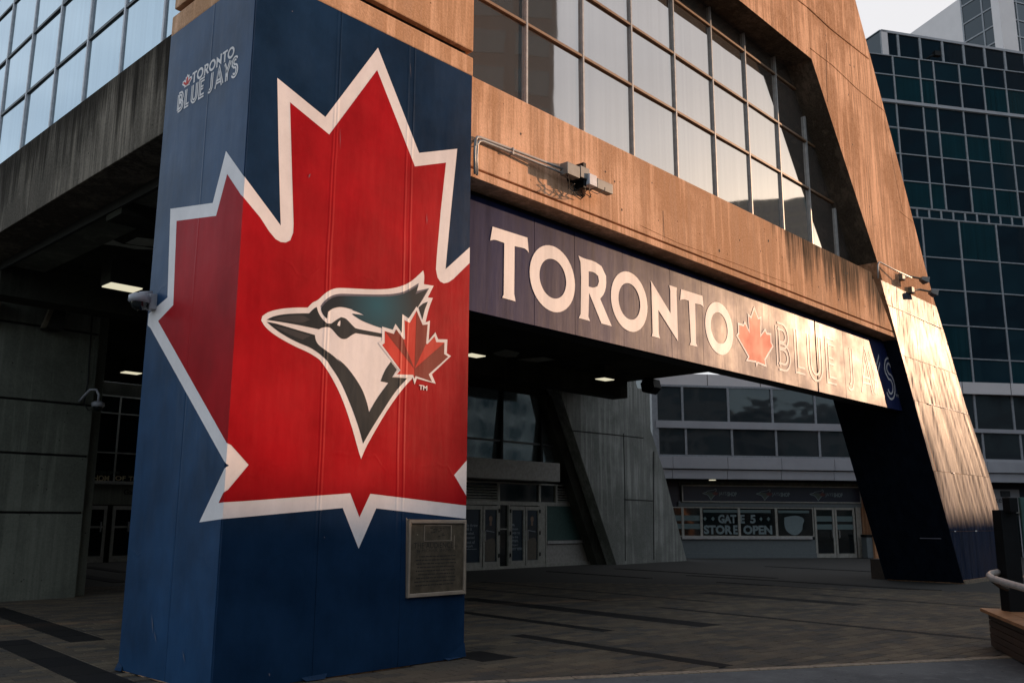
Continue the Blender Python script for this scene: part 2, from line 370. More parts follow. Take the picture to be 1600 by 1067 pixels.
# ------------------------------------------------------------ ground
AZG = R(84.4); ga = Vector((math.cos(AZG), math.sin(AZG), 0)); gb = Vector((ga.y, -ga.x, 0))   # a: away, b: to the right
def ab(p): return p.dot(ga), p.dot(gb)
g = MB(); g.face([(-600, -600, -.06), (900, -600, -.06), (900, 900, -.06), (-600, 900, -.06)])
structure(g.build('ground', M['ground']))
KD = Vector((math.cos(R(-30)), math.sin(R(-30)), 0)); KN = Vector((KD.y, -KD.x, 0))      # kerb direction, normal to the street side
k0 = gr(766, 1065)
plaza = structure(MB().face([k0-KD*22+Vector((0, 0, -.012)), k0+KD*18+Vector((0, 0, -.012)), k0+KD*18-KN*14+Vector((40, 0, -.012)), Vector((60, 45, -.012)), Vector((-12, 45, -.012))]).build('plaza', M['grout']))
def kside(p): return (p-k0).dot(KN)
# dark bands: centre line end points in the photograph, width in metres
bands = [((795, 993), (1150, 1036), .30), ((700, 935), (1130, 975), .55), ((700, 955), (962, 985), .26), ((690, 1022), (812, 1028), .62),
         ((1020, 948), (1560, 998), .24), ((1266, 929), (1572, 949), .24), ((1100, 925), (1332, 945), .55), ((740, 909), (1120, 939), .24),
         ((1080, 898), (1462, 922), .42), ((1120, 909), (1353, 923.5), .2), ((-40, 951), (165, 998), .5), ((-40, 1003), (262, 1078), .5),
         ((930, 889), (1240, 900), .35), ((830, 893), (1040, 901), .3), ((1180, 885), (1390, 892), .3), ((740, 918), (935, 939), .22), ((120, 885), (210, 893), .4), ((110, 899), (205, 908), .5)]
PL, PW, PT = .40, .20, .006        # paver length (along b), width (along a), joint
B = []
for p, q, wd in bands:
    a0, b0 = ab(gr(*p)); a1, b1 = ab(gr(*q)); a0, a1 = sorted((a0, a1)); bc = (b0+b1)/2
    s0 = round((bc-wd/2)/(PL/4))*(PL/4); s1 = s0+max(1, round(wd/(PL/4)))*(PL/4)
    B.append((round(a0/PW)*PW, round(a1/PW)*PW, s0, s1))
def band_at(a, b): return any(x0 <= a <= x1 and y0-.0 <= b <= y1 for x0, x1, y0, y1 in B)
def seen(p):
    d = p-CP; z = d.dot(FW)
    if z < 1: return None
    return 800+FPX*d.dot(RT)/z, 533.5-FPX*d.dot(UP)/z
cells = []
for i in range(-20, 190):
    a = i*PW
    for j in range(-30, 130):
        b = (j+(.5 if i % 2 else 0))*PL
        segs = [(b, b+PL)]
        for x0, x1, y0, y1 in B:               # cut the running bond where a dark band passes
            if x0-1e-6 <= a+PW/2 <= x1+1e-6:
                ns = []
                for s, e in segs:
                    if e <= y0 or s >= y1: ns.append((s, e)); continue
                    if s < y0: ns.append((s, y0))
                    if e > y1: ns.append((y1, e))
                segs = ns
        for s, e in segs:
            if e-s < .03: continue
            c = ga*(a+PW/2)+gb*((s+e)/2)
            if kside(c) > -.12: continue
            q = seen(c)
            if not q or not (-60 < q[0] < 1660 and 860 < q[1] < 1110): continue
            d = (c-CP).length
            if d > 27 or (5.0 < c.x < 8.6 and 9 < c.y < 11.2): continue
            cells.append((d, a, s, e))
cells.sort()
def paver_geo(mb, a0, a1, s, e, z, t=PT/2, c=.006):
    P = lambda a, b, zz: ga*a+gb*b+Vector((0, 0, zz))
    a0 += t; a1 -= t; s += t; e -= t
    o = [P(a0, s, z-.012), P(a0, e, z-.012), P(a1, e, z-.012), P(a1, s, z-.012)]
    i_ = [P(a0+c, s+c, z), P(a0+c, e-c, z), P(a1-c, e-c, z), P(a1-c, s+c, z)]
    b0 = len(mb.v); mb.v += o+i_; mb.f.append((b0+4, b0+5, b0+6, b0+7)); mb.m.append(0)
    for k in range(4): mb.f.append((b0+k, b0+(k+1) % 4, b0+4+(k+1) % 4, b0+4+k)); mb.m.append(0)
shared = {}
rest = MB(); rest_shade = []
for k, (d, a, s, e) in enumerate(cells):
    z = random.uniform(-.0015, .002)
    if k < 295:
        key = round(e-s, 3)
        if key not in shared:
            mb = MB(); paver_geo(mb, 0, PW, 0, e-s, 0); o = mb.build('paver', M['paver'], plaza, origin=(0, 0, 0)); shared[key] = o
        else:
            o = shared[key].copy(); S.collection.objects.link(o)
        o.location = ga*a+gb*s+Vector((0, 0, z)); o.rotation_euler = (random.uniform(-.004, .004), random.uniform(-.004, .004), 0)
    else:
        n0 = len(rest.v); paver_geo(rest, a, a+PW, s, e, z); rest_shade += [random.random()]*(len(rest.v)-n0)
far = rest.build('far_pavers', M['paver'], plaza); far['kind'] = 'stuff'
at = far.data.attributes.new('shade', 'FLOAT', 'POINT')
if len(far.data.vertices) == len(rest_shade): at.data.foreach_set('value', rest_shade)
for a0, a1, b0, b1 in B:       # charcoal bands laid as long slabs
    mb = MB(); a = a0; sh = []
    while a < a1-1e-6:
        e = min(a+.8, a1); n0 = len(mb.v); paver_geo(mb, a, e, b0, b1, random.uniform(-.001, .001)); sh += [random.random()]*(len(mb.v)-n0); a = e
    o = mb.build('dark_paving_band', M['paver_dark'], plaza); x = o.data.attributes.new('shade', 'FLOAT', 'POINT')
    if len(o.data.vertices) == len(sh): x.data.foreach_set('value', sh)
up = Vector((0, 0, 1))
sw = MB(); sw.face([k0-KD*22+KN*.10+up*.004, k0+KD*25+KN*.10+up*.004, k0+KD*25+KN*30+up*.004, k0-KD*22+KN*30+up*.004])
structure(sw.build('sidewalk', M['sidewalk']))
kb = structure(MB().face([k0-KD*22-KN*.12+up*-.004, k0+KD*18-KN*.12+up*-.004, k0+KD*18+KN*.10+up*-.004, k0-KD*22+KN*.10+up*-.004]).build('kerb_bed', M['grout']))
base = None
for i in range(46):
    c = k0+KD*(-19+i*.8)
    if base is None:
        mb = MB(); Z = Vector((0, 0, 0)); hw, hl = .075, .392
        mb.hexa([Z-KD*0-KN*hw-up*.02, Z+KD*hl*2-KN*hw-up*.02, Z+KD*hl*2+KN*hw-up*.02, Z+KN*hw-up*.02, Z-KN*hw+up*.008, Z+KD*hl*2-KN*hw+up*.008, Z+KD*hl*2+KN*hw+up*.008, Z+KN*hw+up*.008])
        base = o = mb.build('kerb_stone', M['granite'], kb, origin=(0, 0, 0), bevel=.006)
    else:
        o = base.copy(); S.collection.objects.link(o)
    o.location = c+up*random.uniform(0, .003)

# ------------------------------------------------------------ stadium building
FF = Frame(0, 9.15, 0)             # right-hand front (faces the street), n = -Y
FL = Frame(5.2, 0, 90, True)       # left-hand front, u = Y, n = -X
FP = Frame(0, 9.0, 0); FPL = Frame(5.03, 0, 90, True)   # pillar faces
bld = thing('stadium_building', 'concrete stadium on a blue-wrapped pillar and a slanted leg, windows above and doors below', 'stadium', (12, 14, 0))
YB = 9.9                            # back of the front beam
ZB, ZG, ZT = 6.77, 6.93, 8.37
# pillar
core = MB().box(5.06, 8.585, 9.03, 11.17, -.05, 8.30)
core.build('pillar', M['conc_warm'], bld)
led = MB().box(5.03, 8.64, 9.0, 11.24, 8.262, 8.56); led.build('pillar_ledge', M['conc_warm'], bld, bevel=.02)
MB().box(5.12, 8.56, 9.09, 11.15, 8.56, 8.66).build('pillar_groove', M['joint'], bld)
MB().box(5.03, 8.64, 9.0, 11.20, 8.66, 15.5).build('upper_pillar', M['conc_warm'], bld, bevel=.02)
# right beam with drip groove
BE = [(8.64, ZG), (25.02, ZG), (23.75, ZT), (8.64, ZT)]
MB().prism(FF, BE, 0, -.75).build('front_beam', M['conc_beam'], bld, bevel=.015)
MB().prism(FF, [(8.64, ZG-.035), (24.98, ZG-.035), (25.02, ZG), (8.64, ZG)], -.06, -.75).build('beam_groove', M['joint'], bld)
MB().prism(FF, [(8.64, ZB), (25.15, ZB), (25.05, ZG-.035), (8.64, ZG-.035)], 0, -.75).build('beam_lip', M['conc_beam'], bld, bevel=.01)
# slanted leg: front outline
legL = lambda z: 29.0-.5555*z
ptR = [(33.25, 0), (33.42, 1.48), FF.uz(1542.7, 740), FF.uz(1509, 640), (28.40, 8.6), (26.3, 12.5), (24.01, 16.56), (22.6, 19)]
leg_poly = [(legL(0), -.05), (33.22, -.05)]+ptR[1:]+[(12, 19), (12, 13.42), (20.80, 13.42), (24.22, 8.74), (24.6, ZB+.0), (legL(7), 6.75)]
leg_poly = [(legL(0), -.05), (33.22, -.05)]+ptR[1:]+[(8.64, 19), (8.64, 13.42), (20.80, 13.42), (24.20, 8.74), (legL(6.7)-.02, 6.7)]
nl = len(leg_poly)     # shade in the reveal round the windows is put into a darker concrete
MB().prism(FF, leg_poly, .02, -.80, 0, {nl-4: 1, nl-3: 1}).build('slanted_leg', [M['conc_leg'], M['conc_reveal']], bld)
MB().prism(FF, [(legL(0)+.03, -.05), (33.15, -.05), (33.1, 1.4), (31.6, 4.4), (29.4, 7.4), (legL(7)+.03, 7.4)], -.80, -2.22).build('leg_rear', M['conc_leg'], bld)
def ridge(pxs, nm='form_ridge', r_=.016, off=.0):
    MB().tube([hit(x, y, 1, 9.15-.02-off) for x, y in pxs], r_, seg=6).build(nm, M['conc_leg'], bld)
ridge([(1236, -8), (1262, 12), (1296, 44), (1320, 63), (1357, 92)], r_=.03); ridge([(1266, 76), (1300, 102), (1340, 140), (1382, 174)])
ridge([(1405, 330), (1426, 347)], r_=.010); ridge([(1292, 68), (1291, 110), (1293, 160)], r_=.009); ridge([(1382, 190), (1396, 260), (1410, 330)], r_=.006)
ridge([(1000, 352), (1060, 380), (1150, 412), (1240, 446)], r_=.007, off=-.02); ridge([(1036, 330), (1038, 372)], r_=.006, off=-.02)
# tie holes left by the formwork
rt = random.Random(4)
for k in range(34):
    x_ = rt.uniform(9.2, 23.2) if k < 20 else rt.uniform(24.2, 27.2); z_ = rt.uniform(7.1, 8.2) if k < 20 else rt.uniform(9.5, 14.5)
    if k >= 20: x_ = legL(z_)+rt.uniform(.5, 3.2)
    c_ = FF.pt(x_, z_, .003 if k < 20 else .023); n_ = 8; rr_ = rt.uniform(.012, .028)
    MB().face([c_+Vector((rr_*math.cos(t_*.785), 0, rr_*1.3*math.sin(t_*.785))) for t_ in range(n_)]).build('tie_hole', M['joint'], bld)
# left beam
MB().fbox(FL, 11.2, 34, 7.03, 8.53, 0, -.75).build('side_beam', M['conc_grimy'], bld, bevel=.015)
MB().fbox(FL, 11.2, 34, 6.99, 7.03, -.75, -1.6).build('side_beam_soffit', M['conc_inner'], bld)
MB().fbox(FL, 11.2, 34, 6.86, 7.03, -.72, -.78).build('side_beam_drip', M['joint'], bld)
# ceiling
XE = 28.42
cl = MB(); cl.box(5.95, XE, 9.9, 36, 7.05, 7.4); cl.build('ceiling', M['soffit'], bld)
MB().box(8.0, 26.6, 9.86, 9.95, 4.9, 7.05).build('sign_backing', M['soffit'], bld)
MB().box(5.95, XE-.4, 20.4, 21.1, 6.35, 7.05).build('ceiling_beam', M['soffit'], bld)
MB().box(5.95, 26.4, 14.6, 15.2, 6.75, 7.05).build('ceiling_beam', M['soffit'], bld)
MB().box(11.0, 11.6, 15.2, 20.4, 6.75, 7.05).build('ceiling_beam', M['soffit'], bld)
# patches where the soffit paint has peeled, each a thin skin under the slab
def blob(pxs, name='peeled_patch'):
    pts = [hit(x, y, 2, 7.044) for x, y in pxs]; m = MB(); b = 0
    m.v = pts+[p+Vector((0, 0, .004)) for p in pts]; n = len(pts)
    for t in tessellate_polygon([pts]): m.f.append(t); m.m.append(0)
    for i in range(n): m.f.append((i, (i+1) % n, n+(i+1) % n, n+i)); m.m.append(0)
    m.build(name, M['peel'], bld)
q = lambda L: [(x/4.446, y/4.446+260) for x, y in L]
blob(q([(330, 465), (440, 410), (520, 370), (600, 315), (650, 305), (655, 320), (600, 355), (545, 390), (515, 430), (480, 450), (420, 452)]))
blob(q([(480, 500), (560, 440), (630, 430), (700, 445), (690, 470), (780, 495), (770, 505), (850, 540), (1000, 560), (1090, 575), (1090, 580), (940, 575), (800, 550), (690, 540), (640, 540)]))
blob(q([(870, 535), (950, 495), (1095, 510), (1090, 560), (960, 550)]))
blob([(770, 552), (790, 546), (812, 551), (806, 558), (780, 558)]); blob([(800, 562), (850, 558), (868, 562), (840, 566)])
blob([(734, 577), (770, 583), (800, 592), (834, 603), (800, 602), (734, 594)])
blob([(884, 612), (930, 603), (968, 612), (940, 622), (905, 618)])

def window_wall(name, F, us, zs, o, fin, mats, parent, rnd=None, mw=.06, tw=.05, tfin=.06, lean=0):
    """glazed wall in the plane F at offset o: each pane, mullion and transom its own piece"""
    gl, fm, tm = mats
    W = MB(); W.fbox(F, us[0]-mw, us[-1]+mw, zs[0]-tw, zs[0]+.01, o-.10, o+tfin*.5); W = W.build(name, tm, parent)
    for a, b in zip(us, us[1:]):
        for c, d in zip(zs, zs[1:]):
            g_ = gl if not isinstance(gl, (list, tuple)) else rnd(a, c)
            la, lb = lean*(c-zs[0]), lean*(d-zs[0]); m = MB(); tl = random.uniform(-.006, .006); t2 = random.uniform(-.004, .004)
            m.hexa([F.pt(a+mw/2, c+.012, o-.05), F.pt(b-mw/2, c+.012, o-.05), F.pt(b-mw/2, c+.012, o+tl+la), F.pt(a+mw/2, c+.012, o-tl+la),
                    F.pt(a+mw/2, d-.012, o-.05), F.pt(b-mw/2, d-.012, o-.05), F.pt(b-mw/2, d-.012, o+tl+t2+lb), F.pt(a+mw/2, d-.012, o-tl+t2+lb)])
            m.build('pane', g_, W)
    for a in us: MB().fbox(F, a-mw/2, a+mw/2, zs[0]+.012, zs[-1], o-.06, o+fin).build('mullion', fm, W)
    for c in zs[1:]: MB().fbox(F, us[0], us[-1], c-tw/2, c+tw/2, o-.05, o+tfin).build('transom', tm, W)
    return W
us = [7.6, 9.1]+[10.66+1.565*k for k in range(11)]
window_wall('front_window', FF, us, [8.30, 10.30, 11.62, 12.94, 14.26, 15.6], -.66, .055, (M['glass_sky'], M['frame_light'], M['frame_dark']), bld, mw=.04, tfin=.05)
ul = [11.1]+[12.52+1.5*k for k in range(14)]
window_wall('side_window', FL, ul, [8.45, 10.06, 11.36, 12.66, 13.96], -.30, .035, (M['glass_side'], M['box_white'], M['frame_black']), bld, mw=.055, tfin=.03)
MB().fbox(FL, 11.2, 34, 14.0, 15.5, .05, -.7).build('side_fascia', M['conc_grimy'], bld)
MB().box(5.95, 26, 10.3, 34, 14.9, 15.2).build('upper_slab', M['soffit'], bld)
# inner concrete wall of long panels, left
FI = Frame(0, 21.75, 0)
zz = [-.05, 1.88, 3.17, 4.36, 6.07, 7.05]
for k in range(5):
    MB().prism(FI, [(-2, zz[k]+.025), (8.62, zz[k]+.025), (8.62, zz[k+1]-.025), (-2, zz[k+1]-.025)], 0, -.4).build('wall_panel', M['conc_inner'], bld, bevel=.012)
MB().fbox(FI, -2, 8.60, -.05, 7.05, -.05, -.35).build('wall_joint', M['joint'], bld)
MB().box(8.5, 9.0, 22.2, 38.3, -.05, 7.05).build('passage_wall', M['conc_inner'], bld)
# far gate behind the pillar, left
FG = Frame(0, 37.6, 0)
gx = [FG.u(x, 760) for x in (128, 176.5, 230, 262)]; gz = [FG.z(170, y) for y in (877, 788, 756, 707, 645, 618)]
ga_ = MB(); ga_.fbox(FG, gx[0]-1, gx[-1]+3, gz[2], gz[2]+.12, 0, .08); ga_.fbox(FG, gx[0]-1, gx[-1]+3, gz[1], gz[2], -.05, .02, 1)
ga_.build('gate_header', [M['frame_shop'], M['conc_inner']], bld)
MB().fbox(FG, gx[0]-2, gx[-1]+8, gz[5], 7.2, -.1, .05).build('gate_header', M['soffit'], bld)
window_wall('gate_window', FG, gx, [gz[2]+.12, gz[3], gz[4], gz[5]], 0, .05, (M['glass_dark'], M['frame_shop'], M['frame_shop']), bld)
for a, b in ((133, 164), (173, 207), (214, 245)):
    u0, u1 = FG.u(a, 830), FG.u(b, 830); d = MB(); z1 = gz[1]-.05
    d.fbox(FG, u0, u0+.12, 0, z1, 0, .06).fbox(FG, u1-.12, u1, 0, z1, 0, .06).fbox(FG, u0+.12, u1-.12, z1-.15, z1, 0, .06).fbox(FG, u0+.12, u1-.12, 0, .25, 0, .06).fbox(FG, u0+.12, u1-.12, 1.35, 1.43, 0, .06)
    d = d.build('gate_door', M['frame_shop'], bld)
    MB().fbox(FG, u0+.12, u1-.12, .25, z1-.15, -.03, .02).build('pane', M['glass_dark'], d)
    MB().fbox(FG, u1-.24, u1-.20, 1.2, 1.6, .06, .12).build('handle', M['frame_light'], d)
MB().fbox(FG, 5, 30, -.05, 7.3, -.12, -.5).build('gate_backwall', M['soffit'], bld)
# hall front behind the plaza, right of the pillar
FH = Frame(0, 23.8, 0)
H = lambda x, y: FH.uz(x, y)
hx = [FH.u(x, 650) for x in (660, 720, 777.5, 839.5, 880)]; hz = [FH.z(780, y) for y in (718, 689, 620)]
window_wall('hall_window', FH, [FH.u(x, 650) for x in (690, 777.5, 839.5, 885, 925)], [FH.z(800, 722), FH.z(800, 691), FH.z(800, 609)], 0, .26, (M['glass_hall'], M['black'], M['frame_black']), bld, mw=.10, tw=.06, lean=.065, tfin=.22)
MB().fbox(FH, 15, 30.2, 6.55, 7.05, -.2, .25).build('hall_header', M['soffit'], bld)
cz0, cz1 = FH.z(790, 751), FH.z(790, 721)
MB().fbox(FH, 17, FH.u(848, 735), cz0, cz1, .0, .9).build('entrance_canopy', M['cream_panel'], bld, bevel=.02)
zd0, zd1 = FH.z(800, 783), FH.z(800, 756)
t_ = MB(); t_.fbox(FH, 17, 30, FH.z(800, 789), zd0, 0, .08).fbox(FH, 17, 30, zd1, zd1+.06, 0, .08)
for x in (777.5, 841.5, 867.5, 893.5): t_.fbox(FH, FH.u(x, 770)-.05, FH.u(x, 770)+.05, zd0, zd1, 0, .08)
t_.build('transom_frame', M['frame_shop'], bld)
MB().fbox(FH, 17, 30, -.05, 7.0, -.25, -.1).build('hall_backwall', M['glass_dark'], bld)
for x0, x1 in ((690, 776), (869, 892)):
    u0, u1 = FH.u(x0, 770), FH.u(x1, 770); lv = MB()
    for k in range(6):
        z = zd0+.04+k*(zd1-zd0-.05)/6
        lv.hexa([FH.pt(u0, z, .0), FH.pt(u1, z, .0), FH.pt(u1, z-.03, .07), FH.pt(u0, z-.03, .07), FH.pt(u0, z+.035, .0), FH.pt(u1, z+.035, .0), FH.pt(u1, z-.005, .07), FH.pt(u0, z-.005, .07)])
    lv.build('louvre', M['frame_shop'], bld)
for x0, x1 in ((779, 840), (843, 866)):
    MB().fbox(FH, FH.u(x0, 770)+.03, FH.u(x1, 770)-.03, zd0, zd1, -.05, .01).build('transom_pane', M['glass_dark'], bld)

# text to flat polygons
def text_faces(s, bold=0.0, spacing=1.0):
    c = bpy.data.curves.new('t', 'FONT'); c.body = s; c.offset = bold; c.space_character = spacing; c.fill_mode = 'FRONT'; c.resolution_u = 3
    o = bpy.data.objects.new('t', c); S.collection.objects.link(o); dg = bpy.context.evaluated_depsgraph_get(); dg.update()
    me = o.evaluated_get(dg).to_mesh(); v = [(p.co.x, p.co.y) for p in me.vertices]; f = [tuple(p.vertices) for p in me.polygons]
    o.evaluated_get(dg).to_mesh_clear(); bpy.data.objects.remove(o); bpy.data.curves.remove(c)
    x0 = min(a for a, b in v); x1 = max(a for a, b in v); y0 = min(b for a, b in v); y1 = max(b for a, b in v)
    return [((a-x0)/(x1-x0), (b-y0)/(y1-y0)) for a, b in v], f, (x1-x0)/(y1-y0)
def put_text(mb, F, s, u0, u1, z0, z1, o, m=0, bold=0.0, keep=False, spacing=1.0):
    v, f, ar = text_faces(s, bold, spacing)
    if keep:
        h = abs(u1-u0)/ar; zc = (z0+z1)/2; h = min(h, abs(z1-z0)); wd = h*ar; z0, z1 = zc-h/2, zc+h/2; u1 = u0+math.copysign(wd, u1-u0)
    b = len(mb.v); mb.v += [F.pt(u0+(u1-u0)*a, z0+(z1-z0)*c, o) for a, c in v]
    for t in f: mb.f.append(tuple(b+i for i in t)); mb.m.append(m)
    return mb

# entrance doors with posters
def lines(mb, F, rows, u0, hgt, z, o, m, gap=1.35):
    for s in rows:
        if s:
            v, f, ar = text_faces(s, .01); hh = hgt*(1.0 if any(ch in s for ch in 'ypgf') else .8)
            put_text(mb, F, s, u0, u0+hh*ar, z-hh, z, o, m, .01)
        z -= hgt*gap
def hall_door(x0, x1, ztop, rows, person):
    zt = ztop; u0, u1 = FH.u(x0, 840), FH.u(x1, 840); fr = .13; d = MB()
    d.fbox(FH, u0, u0+fr*.7, .08, zt, .02, .10).fbox(FH, u1-fr*.7, u1, .08, zt, .02, .10).fbox(FH, u0+fr*.7, u1-fr*.7, zt-.14, zt, .02, .10).fbox(FH, u0+fr*.7, u1-fr*.7, .08, .26, .02, .10)
    for hz_ in (.4, 1.2, zt-.25): d.fbox(FH, u1-.03, u1+.03, hz_, hz_+.14, .10, .12, 1) if person else d.fbox(FH, u0-.03, u0+.03, hz_, hz_+.14, .10, .12, 1)
    d = d.build('door', [M['frame_shop'], M['black']], bld)
    a, b, z0, z1 = u0+fr*.7, u1-fr*.7, .26, zt-.14; p = MB(); p.fbox(FH, a, b, z0, z1, .0, .05)
    wd = b-a
    if rows:
        lines(p, FH, rows, a+.08*wd, .105 if len(rows) > 7 else .115, 1.62, .053, 1, 1.28)
        p.flat(FH, [(a+.08*wd, .72), (a+.85*wd, .72), (a+.85*wd, .735), (a+.08*wd, .735)], .053, 1)
    else:
        cx = a+wd*(.52 if person == 1 else .5); zc = z1-.42 if person == 1 else z1-.36
        el = lambda x, z, rx, rz, n=18: [(x+rx*math.cos(2*math.pi*k/n), z+rz*math.sin(2*math.pi*k/n)) for k in range(n)]
        body = 3 if person == 1 else 4
        p.flat(FH, [(cx-.26, .28), (cx-.28, .95), (cx-.20, 1.12), (cx+.20, 1.12), (cx+.27, .9), (cx+.24, .28)], .052, 3 if person == 1 else 3)
        p.flat(FH, [(cx-.30, 1.0), (cx-.32, 1.35), (cx-.24, 1.52), (cx-.08, 1.62), (cx+.10, 1.62), (cx+.25, 1.50), (cx+.31, 1.3), (cx+.29, 1.02), (cx+.1, 1.1), (cx-.12, 1.06)], .055, 4)
        p.flat(FH, [(cx-.055, 1.55), (cx+.055, 1.55), (cx+.05, 1.72), (cx-.05, 1.72)], .058, 2)
        p.flat(FH, el(cx, 1.80, .09, .135), .061, 2); p.flat(FH, [(cx-.10, 1.80), (cx-.11, 1.90), (cx-.06, 1.96), (cx+.05, 1.965), (cx+.105, 1.9), (cx+.10, 1.86), (cx, 1.895), (cx-.075, 1.86)], .064, 4)
        p.flat(FH, [(cx-.24, 1.36), (cx+.20, 1.30), (cx+.20, 1.325), (cx-.24, 1.385)], .058, 1)
    p.build('poster', [M['poster_navy'], M['poster_text'], M['skin'], M['poster_tan'], M['poster_dark']], d)
    hu = (u1-.05) if rows else (u0+.05)
    h = MB(); h.tube([FH.pt(hu, 1.0, .10), FH.pt(hu, 1.0, .17), FH.pt(hu, 1.35, .17), FH.pt(hu, 1.35, .10)], .014, seg=6); h.build('handle', M['frame_light'], d)
dt = FH.z(800, 790.5)
hall_door(719, 750.5, dt, ['Life threw', 'me a', 'curveball.', 'I knocked', 'it out of', 'the park.'], 0)
hall_door(752, 776.5, dt, None, 1)
hall_door(794.5, 817.5, dt, ['My', 'dream', 'was to', 'be the', 'man.', 'Now I', 'am one.'], 0)
hall_door(818.5, 840.5, dt, None, 2)
jm = MB()
for x0, x1 in ((776.5, 778.5), (792, 794.3), (840.7, 849)): jm.fbox(FH, FH.u(x0, 840), FH.u(x1, 840), 0, FH.z(800, 789), 0, .09)
jm.fbox(FH, 17, FH.u(849, 840), -.05, .08, 0, .12); jm.fbox(FH, FH.u(778.5, 840), FH.u(792, 840), 1.40, 1.44, 0, .05); jm.build('door_jamb', M['frame_shop'], bld)
MB().fbox(FH, FH.u(778.7, 840), FH.u(791.8, 840), .1, dt, -.05, .0).build('side_light', M['glass_dark'], bld)
gu0 = FH.u(852.5, 820)
MB().fbox(FH, gu0, 30.8, FH.z(870, 843.5), FH.z(870, 789), -.02, .04).build('green_window', M['green_board'], bld)
MB().fbox(FH, gu0, 30.8, FH.z(870, 849), FH.z(870, 844), 0, .12).build('window_sill', M['frame_light'], bld)
MB().fbox(FH, gu0, 30.8, .12, FH.z(870, 850), -.02, .05).build('stall_panel', M['cream_panel'], bld)
MB().fbox(FH, FH.u(849, 840), 31.2, -.05, .12, 0, .14).build('plinth', M['frame_shop'], bld)
MB().fbox(FH, gu0-.10, gu0-.02, .12, FH.z(870, 788), 0, .09).build('window_post', M['frame_shop'], bld)
# rear slanted pier
FR = Frame(0, 22.8, 0)
MB().prism(FR, [(30.35, -.05), (32.98, -.05), (32.98, 7.4), (26.2, 7.4), (26.9, 6.6)], 0, -.6).build('rear_pier', M['conc_grey'], bld, bevel=.02)
MB().prism(FR, [(33.0, -.05), (35.63, -.05), (34.94, 1.56), (34.04, 3.78), (33.0, 5.75)], -.05, -.6).build('rear_pier', M['conc_grey'], bld, bevel=.02)
MB().prism(FR, [(30.83-.0, 7.4), (32.98, 5.7), (32.98, 5.72), (32.0, 7.57), (31.9, 8.2), (30.9, 8.2)], -.02, -.5).build('pier_haunch', M['conc_grey'], bld)
for L_ in ([(892, 672.5), (950, 678), (1005, 684)], [(974, 677), (976, 760), (977, 876)], [(975, 780), (1020, 782)], [(1021.5, 705), (1021.5, 874)]):
    MB().tube([hit(x, y, 1, 22.8) for x, y in L_], .022, seg=5).build('form_joint', M['joint'], bld)
MB().prism(Frame(0, 23.3, 0), [(29.75, -.05), (30.5, -.05), (27.2, 6.6), (26.35, 6.6)], 0, -.5).build('pier_flank', M['soffit'], bld)
# square plinth behind the leg
pc_ = gr(1387, 904)
MB().box(pc_.x-.05, pc_.x+.55, pc_.y, pc_.y+.5, -.02, .60).build('leg_plinth', M['wood'], bld, bevel=.02)

# ------------------------------------------------------------ the banner wraps
def smooth(poly, it=2, ang=38):
    for _ in range(it):
        out = []; n = len(poly)
        for i in range(n):
            p0, p1, p2 = poly[i-1], poly[i], poly[(i+1) % n]
            a = math.atan2(p1[1]-p0[1], p1[0]-p0[0]); b = math.atan2(p2[1]-p1[1], p2[0]-p1[0])
            t = abs((math.degrees(b-a)+180) % 360-180)
            if t > ang or t < 1: out.append(p1)
            else:
                out.append((p1[0]*.75+p0[0]*.25, p1[1]*.75+p0[1]*.25)); out.append((p1[0]*.75+p2[0]*.25, p1[1]*.75+p2[1]*.25))
        poly = out; ang *= .8
    return poly
PXL, PYF = 5.03, 9.0                      # pillar corner
def corner_x(y): return 399-(y)*(399-347.8)/810*1.0
def unroll(px, py, face=None):            # to (u,z) on the unrolled pillar, u<0 on the left face
    if face is None:
        z = hit(px, py, 1, PYF); face = 'F' if z.x >= PXL else 'L'
    if face == 'F': p = hit(px, py, 1, PYF); return p.x-PXL, p.z
    p = hit(px, py, 0, PXL); return -(p.y-PYF), p.z
def clip(poly, c, keep_gt):
    out = []
    for i in range(len(poly)):
        p, q = poly[i-1], poly[i]; a = (p[0] >= c) == keep_gt or p[0] == c; b = (q[0] >= c) == keep_gt or q[0] == c
        if a != b:
            t = (c-p[0])/(q[0]-p[0]); out.append((c, p[1]+(q[1]-p[1])*t))
        if b: out.append(q)
    return out
def roll_print(name, pxs, off, mat, parent, sm=True, holes=None):
    """a piece of print on the pillar: traced outline, bent round the corner, cut at the pillar edges"""
    off = .006+(off-.006)*.4
    pl = [unroll(*p) for p in (smooth(pxs) if sm else pxs)]
    m = MB()
    for t in tessellate_polygon([[Vector((a, b, 0)) for a, b in pl]]):
        tri = [pl[i] for i in t]
        fr = clip(clip(tri, 0, True), 3.585, False); lf = clip(clip(tri, 0, False), -2.19, True)
        if len(fr) > 2: m.face([(PXL+u-(off if u == 0 else 0), PYF-off, z) for u, z in fr])
        if len(lf) > 2: m.face([(PXL-off, PYF-u-(off if u == 0 else 0), z) for u, z in lf])
    return m.build(name, mat, parent)
wrap = thing('banner_wrap', 'dark blue vinyl round the front pillar with a huge red maple leaf and bird head', 'banner', (6.8, 9.9, 0))
su = [0, 1.17, 2.44, 3.585]
ss = [hit(512, 500, 1, 9.0).x, hit(636, 500, 1, 9.0).x]
xs = [PXL, ss[0], ss[1], 8.612]
for i in range(3):
    m = MB(); a, b = xs[i], xs[i+1]; n = 14; rnd = random.Random(i+3)
    cols = [a+.003 if i else a]+[b-.003 if i < 2 else b]
    m.box(cols[0], cols[1], PYF-.006-.0, PYF+.025, .012, 8.255)
    m.build('wrap_panel', M['navy'], wrap)
ysm = hit(300, 500, 0, PXL).y
